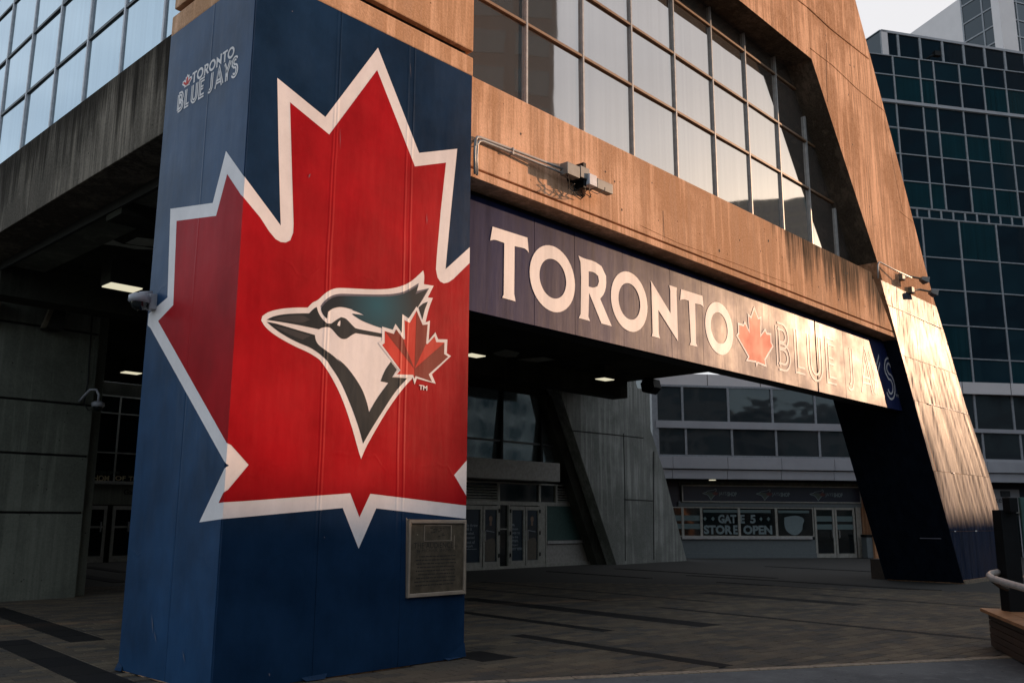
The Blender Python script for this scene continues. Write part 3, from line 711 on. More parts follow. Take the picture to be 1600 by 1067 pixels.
for a, b in ((PYF+.026, ysm-.003), (ysm+.003, 11.215)):
    MB().box(PXL-.006, PXL+.025, a, b, .012, 8.255).build('wrap_panel', M['navy_skylit'], wrap)
MB().box(5.06, 8.612, 11.2, 11.215, .03, 8.255).build('wrap_panel', M['navy'], wrap)
MB().box(8.587, 8.612, 9.026, 11.199, .03, 8.255).build('wrap_panel', M['navy'], wrap)
# loose hem at the foot
hm = MB()
def flap(pts, o=.03): hm.v += pts; b = len(hm.v)-len(pts); hm.f.append(tuple(range(b, b+len(pts)))); hm.m.append(0)
for fl_ in ([(8.25, 8.985, .035), (8.615, 8.985, .20), (8.622, 8.96, .03), (8.30, 8.95, .012)], [(5.02, 11.1, .06), (5.02, 11.21, .10), (4.98, 11.22, .01), (4.99, 11.05, .01)], [(6.1, 8.985, .05), (6.45, 8.985, .06), (6.40, 8.95, .01), (6.15, 8.95, .01)]):
    hm = MB(); flap([Vector(p_) for p_ in fl_]); hm.build('loose_hem', M['navy'], wrap)

# scuffs and tears where the print has rubbed off
for i_, (x0, y0, x1, y1, w_) in enumerate(((481, 279, 484, 272, .010), (665.5, 334, 666, 352, .006), (239, 958, 241, 990, .010), (243, 985, 246, 1003, .008), (287, 1015, 291, 1034, .008), (419, 1050, 420, 1056, .010), (455, 18, 456, 20, .014), (505, 838, 506, 840, .012), (640, 98, 641, 125, .004), (530, 200, 530.5, 235, .004))):
    a_, b_ = unroll(x0, y0), unroll(x1, y1); mm = MB(); d_ = Vector((b_[0]-a_[0], b_[1]-a_[1])).normalized(); nn_ = Vector((-d_.y, d_.x))*w_
    q_ = [(a_[0], a_[1]), ((a_[0]+b_[0])/2+nn_.x, (a_[1]+b_[1])/2+nn_.y), (b_[0], b_[1]), ((a_[0]+b_[0])/2-nn_.x*.6, (a_[1]+b_[1])/2-nn_.y*.6)]
    mm.face([(PXL+u, PYF-.0165, z) if u > 0 else (PXL-.0165, PYF-u, z) for u, z in q_]); mm.build('scuff', M['grey_print'], wrap)
OUT = [(590, 75.3), (654.3, 239.4), (713.9, 233), (704, 330), (695.5, 421), (734.5, 385.5), (760, 362), (760, 815), (727, 810), (587.3, 793.9), (559.8, 856.9), (534.9, 793.3), (380, 807.5), (347.8, 810.5),
       (312.3, 815.6), (350.7, 734), (352.5, 731), (357.3, 727.2), (354.5, 725), (351, 720), (235.7, 512.3), (222, 500), (262.5, 465), (267.2, 326.7), (333.3, 317.5), (354.0, 236.5), (381.5, 275.5),
       (438.2, 352.8), (437, 320), (434.5, 220), (432.8, 122.5), (507.8, 183.5)]
RED = [(588.7, 110.2), (647.7, 260.6), (696.3, 254.6), (688, 330), (681.8, 400), (680.5, 421), (683, 434), (687, 440), (693, 443), (700, 441.5), (708, 436), (733.5, 411), (770, 380), (770, 675), (728.6, 719), (708.9, 741.9), (728.6, 775.5), (760, 792),
       (727, 789.4), (578, 771), (561, 807.8), (546.7, 770.2), (380, 782.6), (342.5, 785.5), (349.8, 770), (355.5, 765), (388, 726), (360.5, 695), (355, 691.5), (248, 501.8), (271.7, 476.9), (276.9, 345.6), (338.6, 337.7),
       (356, 272.5), (377.5, 305), (405.8, 340), (420, 362), (430, 374), (438, 378.5), (446, 379.3), (453, 376), (457.5, 364), (458.2, 350), (456, 280), (452.7, 160.6), (513.9, 210.8)]
roll_print('leaf_outline', OUT, .010, M['white'], wrap, sm=False)
roll_print('red_leaf', RED, .013, M['red'], wrap, sm=False)
q2 = lambda L: [(400+x/6.669, 420+y/6.669) for x, y in L]
q3 = lambda L: [(550+x/5.3375, 420+y/5.3375) for x, y in L]
q4 = lambda L: [(500+x/6.669, 560+y/6.669) for x, y in L]
bird_out = q2([(50, 540), (60, 495), (120, 450), (250, 418), (400, 405), (535, 405), (585, 350), (637, 332), (720, 250), (800, 208), (870, 200)])+q3([(0, 165), (200, 175), (350, 165), (480, 120), (590, 15), (600, 60), (595, 130), (677, 143), (628, 240), (670, 245), (640, 320), (612, 430), (600, 500), (560, 700)])+q3([(500, 905)]) + \
    q4([(960, 205), (860, 310), (700, 530), (560, 770), (470, 930), (423, 1047), (395, 960), (330, 720), (230, 420), (110, 180), (0, 20)])+q2([(620, 920), (540, 870), (400, 810), (200, 700), (90, 610)])
roll_print('bird_outline', bird_out, .016, M['white'], wrap)
roll_print('beak_print', q2([(105, 533), (170, 497), (290, 472), (450, 465), (548, 465), (600, 412), (628, 400), (640, 450), (680, 520), (735, 570), (780, 572), (830, 535), (880, 505), (930, 515), (980, 570), (1020, 610)])
           + q3([(30, 500), (245, 540), (245, 573), (30, 537)])+q2([(1030, 672), (985, 695), (940, 730), (900, 735), (860, 715), (820, 670), (780, 620), (740, 605), (680, 615), (650, 632), (560, 612), (400, 580), (250, 555), (150, 540)]), .019, M['black_print'], wrap)
roll_print('beak_sheen', q2([(170, 525), (300, 490), (480, 482), (560, 530), (470, 570), (300, 545)]), .022, M['beak'], wrap)
roll_print('eye', q2([(840, 590), (850, 560), (872, 537), (873, 570), (868, 600)]), .022, M['white'], wrap, sm=False)
roll_print('throat_print', q2([(105, 553), (200, 570), (300, 600), (450, 645), (608, 690), (615, 740), (640, 790), (720, 850), (800, 905), (900, 1000)])
           + q4([(170, 0), (250, 60), (340, 170), (430, 310), (480, 440), (507, 560), (515, 540), (590, 410), (705, 255), (625, 238), (670, 120), (733, 35), (797, 118), (745, 195), (905, 207), (780, 340), (640, 560), (520, 750), (443, 888), (400, 720), (310, 470), (200, 220), (90, 60)])
           + q2([(740, 960), (650, 880), (560, 820), (430, 770), (280, 690), (180, 620)]), .019, M['black_print'], wrap)
roll_print('beak_sheen', q2([(180, 600), (280, 615), (450, 665), (560, 700), (480, 740), (340, 690)]), .022, M['beak'], wrap)
roll_print('crest_edge', q2([(665, 395), (700, 340), (780, 280), (860, 259)])+q3([(0, 211), (200, 217), (330, 213), (440, 192), (553, 120), (538, 185), (640, 163), (560, 300), (540, 320), (480, 400), (300, 300), (0, 300)])+q2([(860, 340), (700, 420)]), .019, M['grey_print'], wrap)
roll_print('crest_print', q2([(672, 408), (720, 350), (790, 300), (860, 282)])+q3([(0, 229), (200, 235), (330, 231), (440, 208), (550, 140), (525, 213), (625, 173), (550, 315), (533, 330), (470, 425), (415, 395), (410, 540), (357, 480), (335, 515), (245, 497), (140, 460), (60, 425), (0, 382), (0, 374), (95, 388), (60, 368), (0, 346)])
           + q2([(1000, 425), (920, 403), (860, 398), (790, 415), (745, 450), (735, 520), (700, 490), (675, 440)]), .022, M['crest'], wrap)
roll_print('feather', q3([(550, 322), (590, 290), (628, 275), (603, 340), (582, 425)]), .022, M['black_print'], wrap, sm=False)
SL_O = q3([(245, 483), (335, 510), (357, 460), (410, 535), (415, 380), (467, 415), (533, 315), (590, 455), (645, 433), (633, 600), (690, 530), (712, 588), (790, 590), (785, 705), (820, 728), (660, 880), (693, 958), (535, 915), (517, 965), (500, 908), (335, 900), (385, 845), (212, 620), (245, 600)])
SL_R = q3([(267, 520), (345, 545), (362, 505), (425, 590), (437, 585), (432, 430), (477, 452), (533, 350), (583, 470), (625, 465), (612, 625), (625, 628), (683, 565), (697, 612), (765, 615), (762, 712), (797, 733), (633, 880), (660, 940), (525, 893), (515, 915), (505, 885), (370, 880), (400, 845), (245, 635), (267, 620)])
roll_print('small_leaf_outline', SL_O, .025, M['white'], wrap, sm=False)
roll_print('small_leaf', SL_R, .028, M['red_light'], wrap, sm=False)
for L in ([(270, 525), (345, 545), (362, 505), (425, 590), (440, 650), (515, 835)], [(533, 352), (583, 470), (625, 465), (612, 625), (515, 835)], [(765, 617), (762, 712), (797, 733), (633, 880), (660, 940), (525, 893), (515, 915), (515, 835)]):
    roll_print('leaf_facet', q3(L), .031, M['red_dark'], wrap, sm=False)
tm = MB(); a = hit(653.5, 606.5, 1, 9); b = hit(666.3, 609, 1, 9); put_text(tm, FP, 'TM', a.x, b.x, hit(660, 609.5, 1, 9).z, hit(660, 602, 1, 9).z, .013+.004, 0, .03); tm.build('trademark', M['white'], wrap)

# -------- lettering outlines of the long sign, traced and reused
FS = Frame(0, 9.5, 0)            # the sign plane (vinyl face), n = -Y
zs_k = (9.5/9.75)
sg = thing('long_banner_sign', 'long dark blue banner under the concrete beam with white city name and inline team name', 'sign', (17, 9.8, 4.9))
zs0, zs1 = 4.85, 6.67
jx = [8.75, 10.84, 11.9, 13.33, 14.9, 16.07, 17.5, 18.97, 20.3, 21.40, 23.03, 24.4, 25.6, 26.9]
jx = [8.70]+[x*zs_k for x in jx[1:-1]]+[26.2]
for i, (a, b) in enumerate(zip(jx, jx[1:])):
    m = MB(); g1 = .05 if i == 8 else .004; t1, t2 = random.uniform(-.006, .006), random.uniform(-.006, .006)
    g0 = .02 if i == 9 else .004
    if i == 11: t1, t2 = .0, .03
    m.hexa([FS.pt(a+g0, zs0, -.06), FS.pt(b-g1, zs0, -.06), FS.pt(b-g1, zs0, t2*.3), FS.pt(a+g0, zs0, t1*.3), FS.pt(a+g0, zs1, -.06), FS.pt(b-g1, zs1, -.06), FS.pt(b-g1, zs1, t2*.3), FS.pt(a+g0, zs1, t1*.3)])
    m.build('sign_panel', M['sign_navy'], sg)
MB().box(8.70, 26.2, 9.562, 9.855, zs0-.02, zs1+.09).build('sign_frame', M['black'], sg)
def ring(u0, u1, z0, z1, n=40): return [((u0+u1)/2+(u1-u0)/2*math.cos(2*math.pi*k/n), (z0+z1)/2+(z1-z0)/2*math.sin(2*math.pi*k/n)) for k in range(n)]
a5 = lambda L: [FS.uz(740+x/4.641, 330+y/4.641) for x, y in L]
a6 = lambda L: [FS.uz(940+x/5.336, 400+y/5.336) for x, y in L]
def bb(f, l, r, t, b): L = f([l, r, t, b]); return L[0][0], L[1][0], L[3][1], L[2][1]
glyphs = [('T', a5([(135, 113), (388, 193), (398, 303), (385, 285), (368, 272), (345, 265), (295, 255), (292, 600), (302, 655), (205, 628), (216, 605), (220, 232), (165, 212), (145, 208), (118, 214)]), None),
          ('O', ring(*bb(a5, (404, 440), (733, 545), (548, 246), (600, 737))), ring(*bb(a5, (475, 465), (669, 520), (555, 343), (590, 637)))),
          ('R', smooth(a5([(758, 323), (800, 345), (870, 362), (925, 400), (958, 470), (960, 540), (945, 600), (915, 635), (1000, 835), (925, 815), (835, 592), (830, 765), (842, 797), (760, 775), (774, 745), (778, 390)]), 1, 30), smooth(a5([(832, 437), (870, 442), (900, 470), (907, 510), (895, 545), (865, 557), (832, 547)]), 1)),
          ('O', ring(*bb(a6, (75, 330), (380, 430), (195, 124), (262, 637))), ring(*bb(a6, (138, 350), (320, 430), (205, 222), (252, 535)))),
          ('N', a6([(407, 203), (572, 478), (570, 290), (562, 244), (626, 265), (622, 300), (635, 712), (470, 450), (474, 650), (485, 687), (415, 668), (423, 640), (412, 250)]), None),
          ('T', a6([(660, 278), (838, 333), (848, 427), (838, 415), (820, 405), (777, 396), (785, 725), (797, 757), (732, 742), (742, 715), (724, 374), (690, 362), (670, 362), (652, 368)]), None),
          ('O', ring(*bb(a6, (860, 530), (1095, 640), (945, 378), (1010, 828))), ring(*bb(a6, (907, 550), (1048, 620), (948, 463), (1003, 736))))]
zlo = min(p[1] for g_ in glyphs for p in g_[1]); zhi = max(p[1] for g_ in glyphs for p in g_[1])
for ch, outl, hole in glyphs:
    MB().flat(FS, outl, .0075, 0, [hole] if hole else []).build('letter', M['sign_white'], sg)
# maple leaf outline of the sign in unit form
LF = [(255, 150), (290, 245), (317, 235), (313, 385), (347, 335), (362, 372), (398, 377), (400, 450), (417, 487), (350, 600), (360, 660), (287, 630), (275, 660), (268, 622), (187, 607), (205, 572), (105, 395), (122, 372), (118, 287), (165, 303), (177, 272), (212, 350), (200, 207), (228, 235)]
a7 = lambda L: [FS.uz(1130+x/5.334, 450+y/5.334) for x, y in L]
def inset(poly, d):
    n = len(poly); A = sum(poly[i-1][0]*poly[i][1]-poly[i][0]*poly[i-1][1] for i in range(n)); sg_ = 1 if A > 0 else -1; out = []
    for i in range(n):
        p0, p1, p2 = Vector(poly[i-1]), Vector(poly[i]), Vector(poly[(i+1) % n])
        e1 = (p1-p0).normalized(); e2 = (p2-p1).normalized(); n1 = Vector((-e1.y, e1.x))*sg_; n2 = Vector((-e2.y, e2.x))*sg_
        b = (n1+n2); k = max(.35, 1+n1.dot(n2)); out.append(tuple(p1+b*(d/k)))
    return out
lf = a7(LF)
MB().flat(FS, lf, .0075).build('maple_leaf_outline', M['sign_white'], sg)
MB().flat(FS, inset(lf, .045), .009).build('maple_leaf', M['sign_red'], sg)
lx0, lx1 = min(p[0] for p in lf), max(p[0] for p in lf); lz0, lz1 = min(p[1] for p in lf), max(p[1] for p in lf)
leaf_unit = [((p[0]-lx0)/(lx1-lx0), (p[1]-lz0)/(lz1-lz0)) for p in lf]

# inline letters (two parallel lines per stroke), unit cell 0..w x 0..1
def arc(cx, cy, rx, ry, a0, a1, n=9): return [(cx+rx*math.cos(R(a0+(a1-a0)*k/n)), cy+ry*math.sin(R(a0+(a1-a0)*k/n))) for k in range(n+1)]
INL = {
 'B': [[(.15, .06), (.15, .94)], [(.15, .94)]+arc(.42, .74, .24, .20, 90, -90)+[(.2, .54)], [(.2, .50)]+arc(.44, .28, .28, .22, 90, -90)+[(.15, .06)]],
 'L': [[(.2, .97), (.2, .07), (.78, .07)]],
 'U': [[(.15, .97), (.15, .32)]+arc(.46, .32, .31, .27, 180, 360)+[(.77, .97)]],
 'E': [[(.78, .93), (.2, .93), (.2, .07), (.80, .07)], [(.28, .5), (.68, .5)]],
 'J': [[(.62, .97), (.62, .28)]+arc(.36, .28, .26, .23, 0, -125)],
 'A': [[(.06, .0), (.45, .95), (.84, .0)], [(.22, .28), (.68, .28)]],
 'Y': [[(.04, .97), (.42, .45), (.80, .97)], [(.42, .45), (.42, 0)]],
 'S': [arc(.45, .73, .26, .21, 30, 200)+arc(.45, .29, .30, .25, 100, -150, 11)]}
def offset_line(L, d):
    out = []
    for i, p in enumerate(L):
        p = Vector(p); a = Vector(L[max(i-1, 0)]); b = Vector(L[min(i+1, len(L)-1)])
        e1 = (p-a).normalized() if i else (b-p).normalized(); e2 = (b-p).normalized() if i < len(L)-1 else e1
        n1 = Vector((-e1.y, e1.x)); n2 = Vector((-e2.y, e2.x)); k = max(.4, 1+n1.dot(n2)); out.append(p+(n1+n2)*(d/k))
    return out
def inline_letter(ch, F, u0, u1, z0, z1, o, gap=.066, lw=.050):
    """gap and line width in units of the letter height"""
    m = MB(); W = (u1-u0); Hh = z1-z0; asp = abs(W)/Hh; oo = o
    w_ = .92
    for st in INL[ch]:
        S_ = [(x/w_*asp, y) for x, y in st]; S_ = [S_[0]]+[S_[i] for i in range(1, len(S_)) if (Vector(S_[i])-Vector(S_[i-1])).length > 1e-4]
        for sgn in (1, -1):
            A = offset_line(S_, sgn*gap+lw/2); B_ = offset_line(S_, sgn*gap-lw/2)
            for i in range(len(A)-1):
                m.face([F.pt(u0+math.copysign(p.x*Hh, W), z0+p.y*Hh, oo) for p in (A[i], A[i+1], B_[i+1], B_[i])])
            oo += .0003
    return m
for ch, L in (('B', [(430, 420), (570, 520), (430, 285), (455, 672)]), ('L', [(582, 470), (692, 600), (585, 328), (595, 700)]), ('U', [(690, 480), (830, 560), (695, 368), (770, 765)]),
              ('E', [(845, 570), (948, 640), (850, 412), (880, 790)]), ('J', [(1022, 700), (1098, 700), (1060, 492), (1050, 840)]), ('A', [(1128, 700), (1252, 720), (1162, 510), (1190, 868)]),
              ('Y', [(1210, 700), (1330, 720), (1240, 540), (1290, 890)]), ('S', [(1335, 700), (1432, 760), (1370, 587), (1400, 917)])):
    l, r, t, b = a7(L); inline_letter(ch, FS, l[0], r[0], b[1], t[1], .0075).build('inline_letter', M['sign_silver'], sg)
tm = MB(); l, r, t, b = a7([(1434, 890), (1458, 900), (1440, 884), (1440, 908)]); put_text(tm, FS, 'TM', l[0], r[0], b[1], t[1], .0075); tm.build('trademark', M['sign_silver'], sg)

# small two-line wordmark on the left face of the pillar
FPW = Frame(5.03, 0, 90, True)     # u = Y grows away from the corner
a8 = lambda x, y: FPW.uz(260+x/7.621, 60+y/7.621)
tu0, tu1 = a8(315, 470)[0], a8(818, 180)[0]; tz1, tz0 = a8(330, 412)[1], a8(335, 535)[1]
su0 = min(p[0] for p in glyphs[0][1]); su1 = max(p[0] for p in glyphs[-1][1])
wm = MB()
for ch, outl, hole in glyphs:
    f = lambda L: [(tu0+(p[0]-su0)/(su1-su0)*(tu1-tu0), tz0+(p[1]-zlo)/(zhi-zlo)*(tz1-tz0)) for p in L]
    wm.flat(FPW, f(outl), .010, 0, [f(hole)] if hole else [])
wm.build('city_wordmark', M['white'], wrap)
l0, l1 = a8(198, 520), a8(315, 520); z1_, z0_ = a8(262, 432)[1], a8(225, 602)[1]
lm = MB(); small = [(l0[0]+a*(l1[0]-l0[0]), z0_+b*(z1_-z0_)) for a, b in leaf_unit]
lm.flat(FPW, small, .010, 0); lm.flat(FPW, inset(small, .022), .013, 1); lm.build('wordmark_leaf', [M['white'], M['red_light']], wrap)
bz0, bz1 = a8(145, 880)[1], a8(150, 672)[1]
for ch, x0, x1 in (('B', 140, 218), ('L', 225, 288), ('U', 302, 382), ('E', 393, 470), ('J', 500, 575), ('A', 580, 690), ('Y', 690, 780), ('S', 782, 868)):
    yy = 780-(x0-140)*.66
    inline_letter(ch, FPW, a8(x0, yy)[0], a8(x1, yy-(x1-x0)*.66)[0], bz0, bz1, .010, gap=.074, lw=.095).build('inline_letter', M['white'], wrap)

# leg wrap: sheets hung on the lower leg
lw = thing('leg_wrap', 'wrinkled glossy vinyl sheets wrapped round the slanted leg, sunlit above and navy below', 'banner', (30, 9.2, 0))
ledge = lambda z: (legL(z)+.0)
def right_at(z):
    P = ptR
    for (x0, z0), (x1, z1) in zip(P, P[1:]):
        if z0 <= z <= z1: return x0+(x1-x0)*(z-z0)/(z1-z0)
    return P[0][0]
rows = [.10, 1.50, 3.2, 5.12, 6.32, 7.62, 8.26]
rr = random.Random(5)
for i in range(6):
    z0, z1 = rows[i]+.006, rows[i+1]-.006; n = 46; m = MB(); nz_ = 5; grid = []
    wob = [rr.gauss(0, .006) for _ in range(n+1)]
    for a in range(nz_+1):
        z = z0+(z1-z0)*a/nz_; zl = max(z, 0)
        L_, R_ = legL(z)-.10, right_at(zl)
        for k in range(n+1):
            t = k/n; o = .035+wob[k]+(.02*math.sin(t*9+i)*(.3+a/nz_*.5) if 0 < k < n else 0)*.4
            m.v.append(FF.pt(L_+(R_-L_)*t, z, o))
    for a in range(nz_):
        for k in range(n): b = a*(n+1)+k; m.f.append((b, b+1, b+n+2, b+n+1)); m.m.append(0)
    m.build('wrap_sheet', M['leg_navy'], lw, smooth=True)
hem = MB()
for k in range(9):
    t = [0.05, .22, .30, .41, .56, .64, .83, .90, .97][k]; z = [1.5, 5.12, 3.2, 1.5, 6.32, 7.62, 1.5, 5.12, 1.5][k]
    x = legL(z)+(right_at(z)-legL(z))*t; L_ = [.12, .3, .16, .18, .2, .26, .14, .12, .5][k]
    hem.fbox(FF, x, x+L_, z-.012, z+.014, .05, .056)
hem.fbox(FF, 33.0, 33.1, 1.18, 1.48, .05, .056)
for z, dz in ((7.62, 0), (5.12, 0)):
    x0, x1 = legL(z), right_at(z)
    for k in range(22):
        u = x0+(x1-x0)*(.28+.7*k/22); hem.fbox(FF, u, u+.10, z-.008, z+.008+.006*(k % 2), .052, .058)
hem.build('seam_edges', M['sign_white'], lw)['kind'] = 'stuff'
# underside sheet
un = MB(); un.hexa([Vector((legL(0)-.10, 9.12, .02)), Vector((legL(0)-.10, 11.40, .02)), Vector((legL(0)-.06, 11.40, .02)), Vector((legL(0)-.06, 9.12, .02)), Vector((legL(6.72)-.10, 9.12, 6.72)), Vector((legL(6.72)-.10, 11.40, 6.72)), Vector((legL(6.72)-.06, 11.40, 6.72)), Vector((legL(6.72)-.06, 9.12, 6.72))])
un.build('underside_sheet', M['leg_shade'], lw)
ut = MB(); c = Vector((legL(1.28)-.12, 9.5, 1.28)); ut.hexa([c+Vector((0, -.1, 0)), c+Vector((0, .5, 0)), c+Vector((.01, .5, 0)), c+Vector((.01, -.1, 0)), c+Vector((0, -.1, .025)), c+Vector((0, .5, .025)), c+Vector((.01, .5, .025)), c+Vector((.01, -.1, .025))]); ut.build('tape_strip', M['grey_print'], lw)
MB().fbox(FF, legL(.1), 33.2, -.03, .09, .03, .10).build('base_strip', M['granite'], lw)

# ------------------------------------------------------------ plaque
pq = [hit(620+x/7.117, 800+y/7.117, 1, 9.0) for x, y in ((103, 88), (740, 80), (738, 900), (98, 950))]
px0 = (pq[0].x+pq[3].x)/2; px1 = min(8.60, (pq[1].x+pq[2].x)/2); pz1 = (pq[0].z+pq[1].z)/2; pz0 = (pq[2].z+pq[3].z)/2
pl = thing('plaque', 'tarnished bronze plaque in a steel frame low on the blue pillar', 'plaque', (px0, 8.98, pz0))
o0 = .012
MB().fbox(FP, px0+.02, px1-.02, pz0+.02, pz1-.02, o0, o0+.018).build('plate', M['plaque'], pl)
fr = MB(); fw_ = .045
fr.prism(FP, [(px0, pz0), (px1, pz0), (px1-fw_, pz0+fw_), (px0+fw_, pz0+fw_)], o0, o0+.045)
fr.prism(FP, [(px0, pz1), (px1, pz1), (px1-fw_, pz1-fw_), (px0+fw_, pz1-fw_)], o0, o0+.045)
fr.prism(FP, [(px0, pz0), (px0, pz1), (px0+fw_*.7, pz1-fw_), (px0+fw_*.7, pz0+fw_)], o0, o0+.045)
fr.prism(FP, [(px1, pz0), (px1, pz1), (px1-fw_*.7, pz1-fw_), (px1-fw_*.7, pz0+fw_)], o0, o0+.045)
fr.build('frame', M['brushed'], pl, bevel=.006)
W_, H_ = px1-px0, pz1-pz0; PX = lambda x: px0+(x-103)/(740-103)*W_; PZ = lambda y: pz1-(y-85)/(925-85)*H_
rl = MB(); o1 = o0+.019
ix0, ix1, iz0, iz1 = PX(272), PX(578), PZ(322), PZ(145)
for a, b, c, d in ((ix0, ix1, iz0, iz0+.006), (ix0, ix1, iz1-.008, iz1), (ix0, ix0+.006, iz0, iz1), (ix1-.010, ix1, iz0, iz1)): rl.fbox(FP, a, b, c, d, o1-.002, o1+.008)
rl.build('relief_border', M['brushed'], pl)
tx = MB(); put_text(tx, FP, 'THE AUDIENCE', PX(165), PX(600), PZ(400), PZ(338), o1+.002, 0, .0); put_text(tx, FP, 'by', PX(615), PX(655), PZ(398), PZ(368), o1+.002)
put_text(tx, FP, 'by MICHAEL SNOW', PX(200), PX(580), PZ(452), PZ(408), o1+.002)
rs = random.Random(2)
for k in range(9):         # worn, unreadable rows of small raised lettering
    y = 492+k*39; u = PX(rs.uniform(170, 230)); ue = PX(rs.uniform(580, 640))
    while u < ue:
        L_ = rs.uniform(.02, .07); tx.fbox(FP, u, min(u+L_, ue), PZ(y+rs.uniform(2, 5)), PZ(y-8), o1-.001, o1+.002); u += L_+.012
for k in range(14): u = PX(rs.uniform(330, 480)); z = PZ(rs.uniform(170, 285)); tx.fbox(FP, u, u+rs.uniform(.01, .05), z, z+.01, o1-.001, o1+.002)
tx.build('lettering', M['etch'], pl)['kind'] = 'stuff'
sc_ = MB(); sc_.fbox(FP, PX(610), PX(617), PZ(420), PZ(262), o1, o1+.0015).fbox(FP, PX(198), PX(208), PZ(254), PZ(243), o1, o1+.002); sc_.build('scratch', M['scratch'], pl)

# ------------------------------------------------------------ conduit, boxes and cameras on the concrete
cb = thing('conduit_run', 'two bent conduits from the blue pillar edge along the sunny beam to the grey boxes', 'conduit', (8.9, 9.1, 7.4))
def W(px, py, off): d = hit(px, py, 1, 9.15-off); return d
c1 = [W(742, 272, .05), W(741.5, 240, .05), W(742.5, 220, .05), W(745.5, 214.5, .05), W(750, 215, .05), W(800, 234, .06), W(850, 253, .10), W(884, 266, .14)]
c2 = [W(745.5, 274, .05), W(745, 245, .05), W(746, 226, .05), W(749, 221, .05), W(754, 220.5, .05), W(800, 239, .06), W(850, 259, .10), W(884, 273, .14)]
MB().tube(c1, .022).build('conduit', M['frame_light'], cb, smooth=True); MB().tube(c2, .020).build('conduit', M['frame_light'], cb, smooth=True)
for p in (2, 5): MB().tube([c1[p]+Vector((0, .06, .02)), c1[p]+Vector((0, -.03, .02)), c1[p]+Vector((0, -.03, -.08)), c1[p]+Vector((0, .06, -.08))], .01, seg=5).build('clip', M['frame_light'], cb)
jb = thing('antenna_boxes', 'two grey boxes and a white camera with dangling cables on the sunny beam', 'camera unit', (11.4, 9.0, 7.3))
z6 = lambda x, y: (860+x/11.858, 230+y/11.858)
def wbox(name, xa, ya, xb, yb, o_, dep, mat, tilt=0):
    o_ *= .5
    a = hit(*z6(xa, ya), 1, 9.15-o_-dep); b = hit(*z6(xb, yb), 1, 9.15-o_-dep); z_b = hit(*z6(xa, yb), 1, 9.15-o_-dep).z; m = MB(); m.box(a.x, b.x, 9.15-o_-dep, 9.15-o_, z_b, a.z); return m.build(name, mat, jb, bevel=.01)
wbox('junction_box', 315, 262, 545, 480, .20, .16, M['box_grey']); wbox('junction_box', 560, 335, 730, 545, .20, .15, M['box_grey'])
wbox('camera_hood', 725, 478, 865, 680, .30, .14, M['box_white']); wbox('camera_body', 870, 570, 1160, 750, .32, .13, M['box_grey'])
bk = MB(); P_ = hit(*z6(520, 600), 1, 9.0); bk.box(P_.x-.12, P_.x+.5, 8.95, 9.15, P_.z-.02, P_.z+.06).box(P_.x+.05, P_.x+.12, 8.93, 9.14, P_.z-.14, P_.z+.3); bk.build('bracket', M['black'], jb)
def loop(name, cx, cy, rx, rz, o_):
    c = hit(*z6(cx, cy), 1, 9.15-o_); MB().tube([c+Vector((rx*math.cos(t*math.pi/8), .03*math.sin(t), rz*math.sin(t*math.pi/8))) for t in range(17)], .007, seg=5, caps=False).build('cable', M['rubber'], jb)
loop('cable', 430, 770, .055, .075, .22); loop('cable', 710, 860, .06, .07, .22); loop('cable', 560, 860, .075, .09, .12)
a, b = hit(*z6(720, 800), 1, 8.85), hit(*z6(1010, 790), 1, 8.8)
MB().tube([a+Vector((0, 0, .12)), a, (a+b)/2-Vector((0, 0, .07)), b, b+Vector((0, 0, .04))], .007, seg=5).build('cable', M['rubber'], jb)
MB().tube([hit(*z6(300, 500), 1, 8.95), hit(*z6(350, 620), 1, 8.95), hit(*z6(330, 760), 1, 9.0), hit(*z6(420, 880), 1, 9.05), hit(*z6(560, 970), 1, 9.1), hit(*z6(640, 900), 1, 9.0), hit(*z6(640, 700), 1, 8.95)], .009, seg=5).build('cable', M['rubber'], jb)

# conduit and lamps on the leg
lc = thing('leg_conduit', 'thin conduit bending down the sunny side of the slanted leg', 'conduit', (24.3, 9.1, 8.7))
Q = lambda x, y, o_: hit(1350+x/10.67, 390+y/10.67, 1, 9.13-o_)
MB().tube([Q(235, 480, .05), Q(232, 260, .05), Q(245, 215, .05), Q(275, 215, .07), Q(500, 335, .16), Q(790, 470, .28)], .022).build('conduit', M['frame_light'], lc, smooth=True)
for i, (x, y, lab) in enumerate(((1000, 505, 'upper of two small floodlights on arms on the slanted leg'), (1150, 720, 'lower of two small floodlights on arms, at the slanted leg edge'))):
    c = Q(x, y, .40); fl = thing('floodlight', lab, 'floodlight', c, 'floodlights on the slanted leg')
    h = MB(); ax = Vector((.75, -.5, -.25)).normalized(); s_ = Vector((0, 0, 1)).cross(ax).normalized(); u_ = ax.cross(s_)
    pts = []
    for d_, r_ in ((-.11, .075), (.08, .13)):
        for a_, b_ in ((-1, -.7), (1, -.7), (1, .7), (-1, .7)): pts.append(c+ax*d_+s_*a_*r_+u_*b_*r_)
    h.hexa(pts); h.build('housing', M['box_grey'], fl, bevel=.01)
    MB().tube([c-ax*.12, c-ax*.3+Vector((-.1, .1, 0)), Vector((c.x-.75, 9.08, c.z-.02))], .03).build('arm', M['lamp_tan'], fl)
    MB().hexa([c+ax*.081+s_*a_*.12+u_*b_*.085 for a_, b_ in ((-1, -1), (1, -1), (1, 1), (-1, 1))]+[c+ax*.09+s_*a_*.12+u_*b_*.085 for a_, b_ in ((-1, -1), (1, -1), (1, 1), (-1, 1))]).build('lens', M['frame_light'], fl)
    MB().box(c.x-.86, c.x-.66, 9.02, 9.13, c.z-.10, c.z+.08).build('mount', M['lamp_tan'], fl)

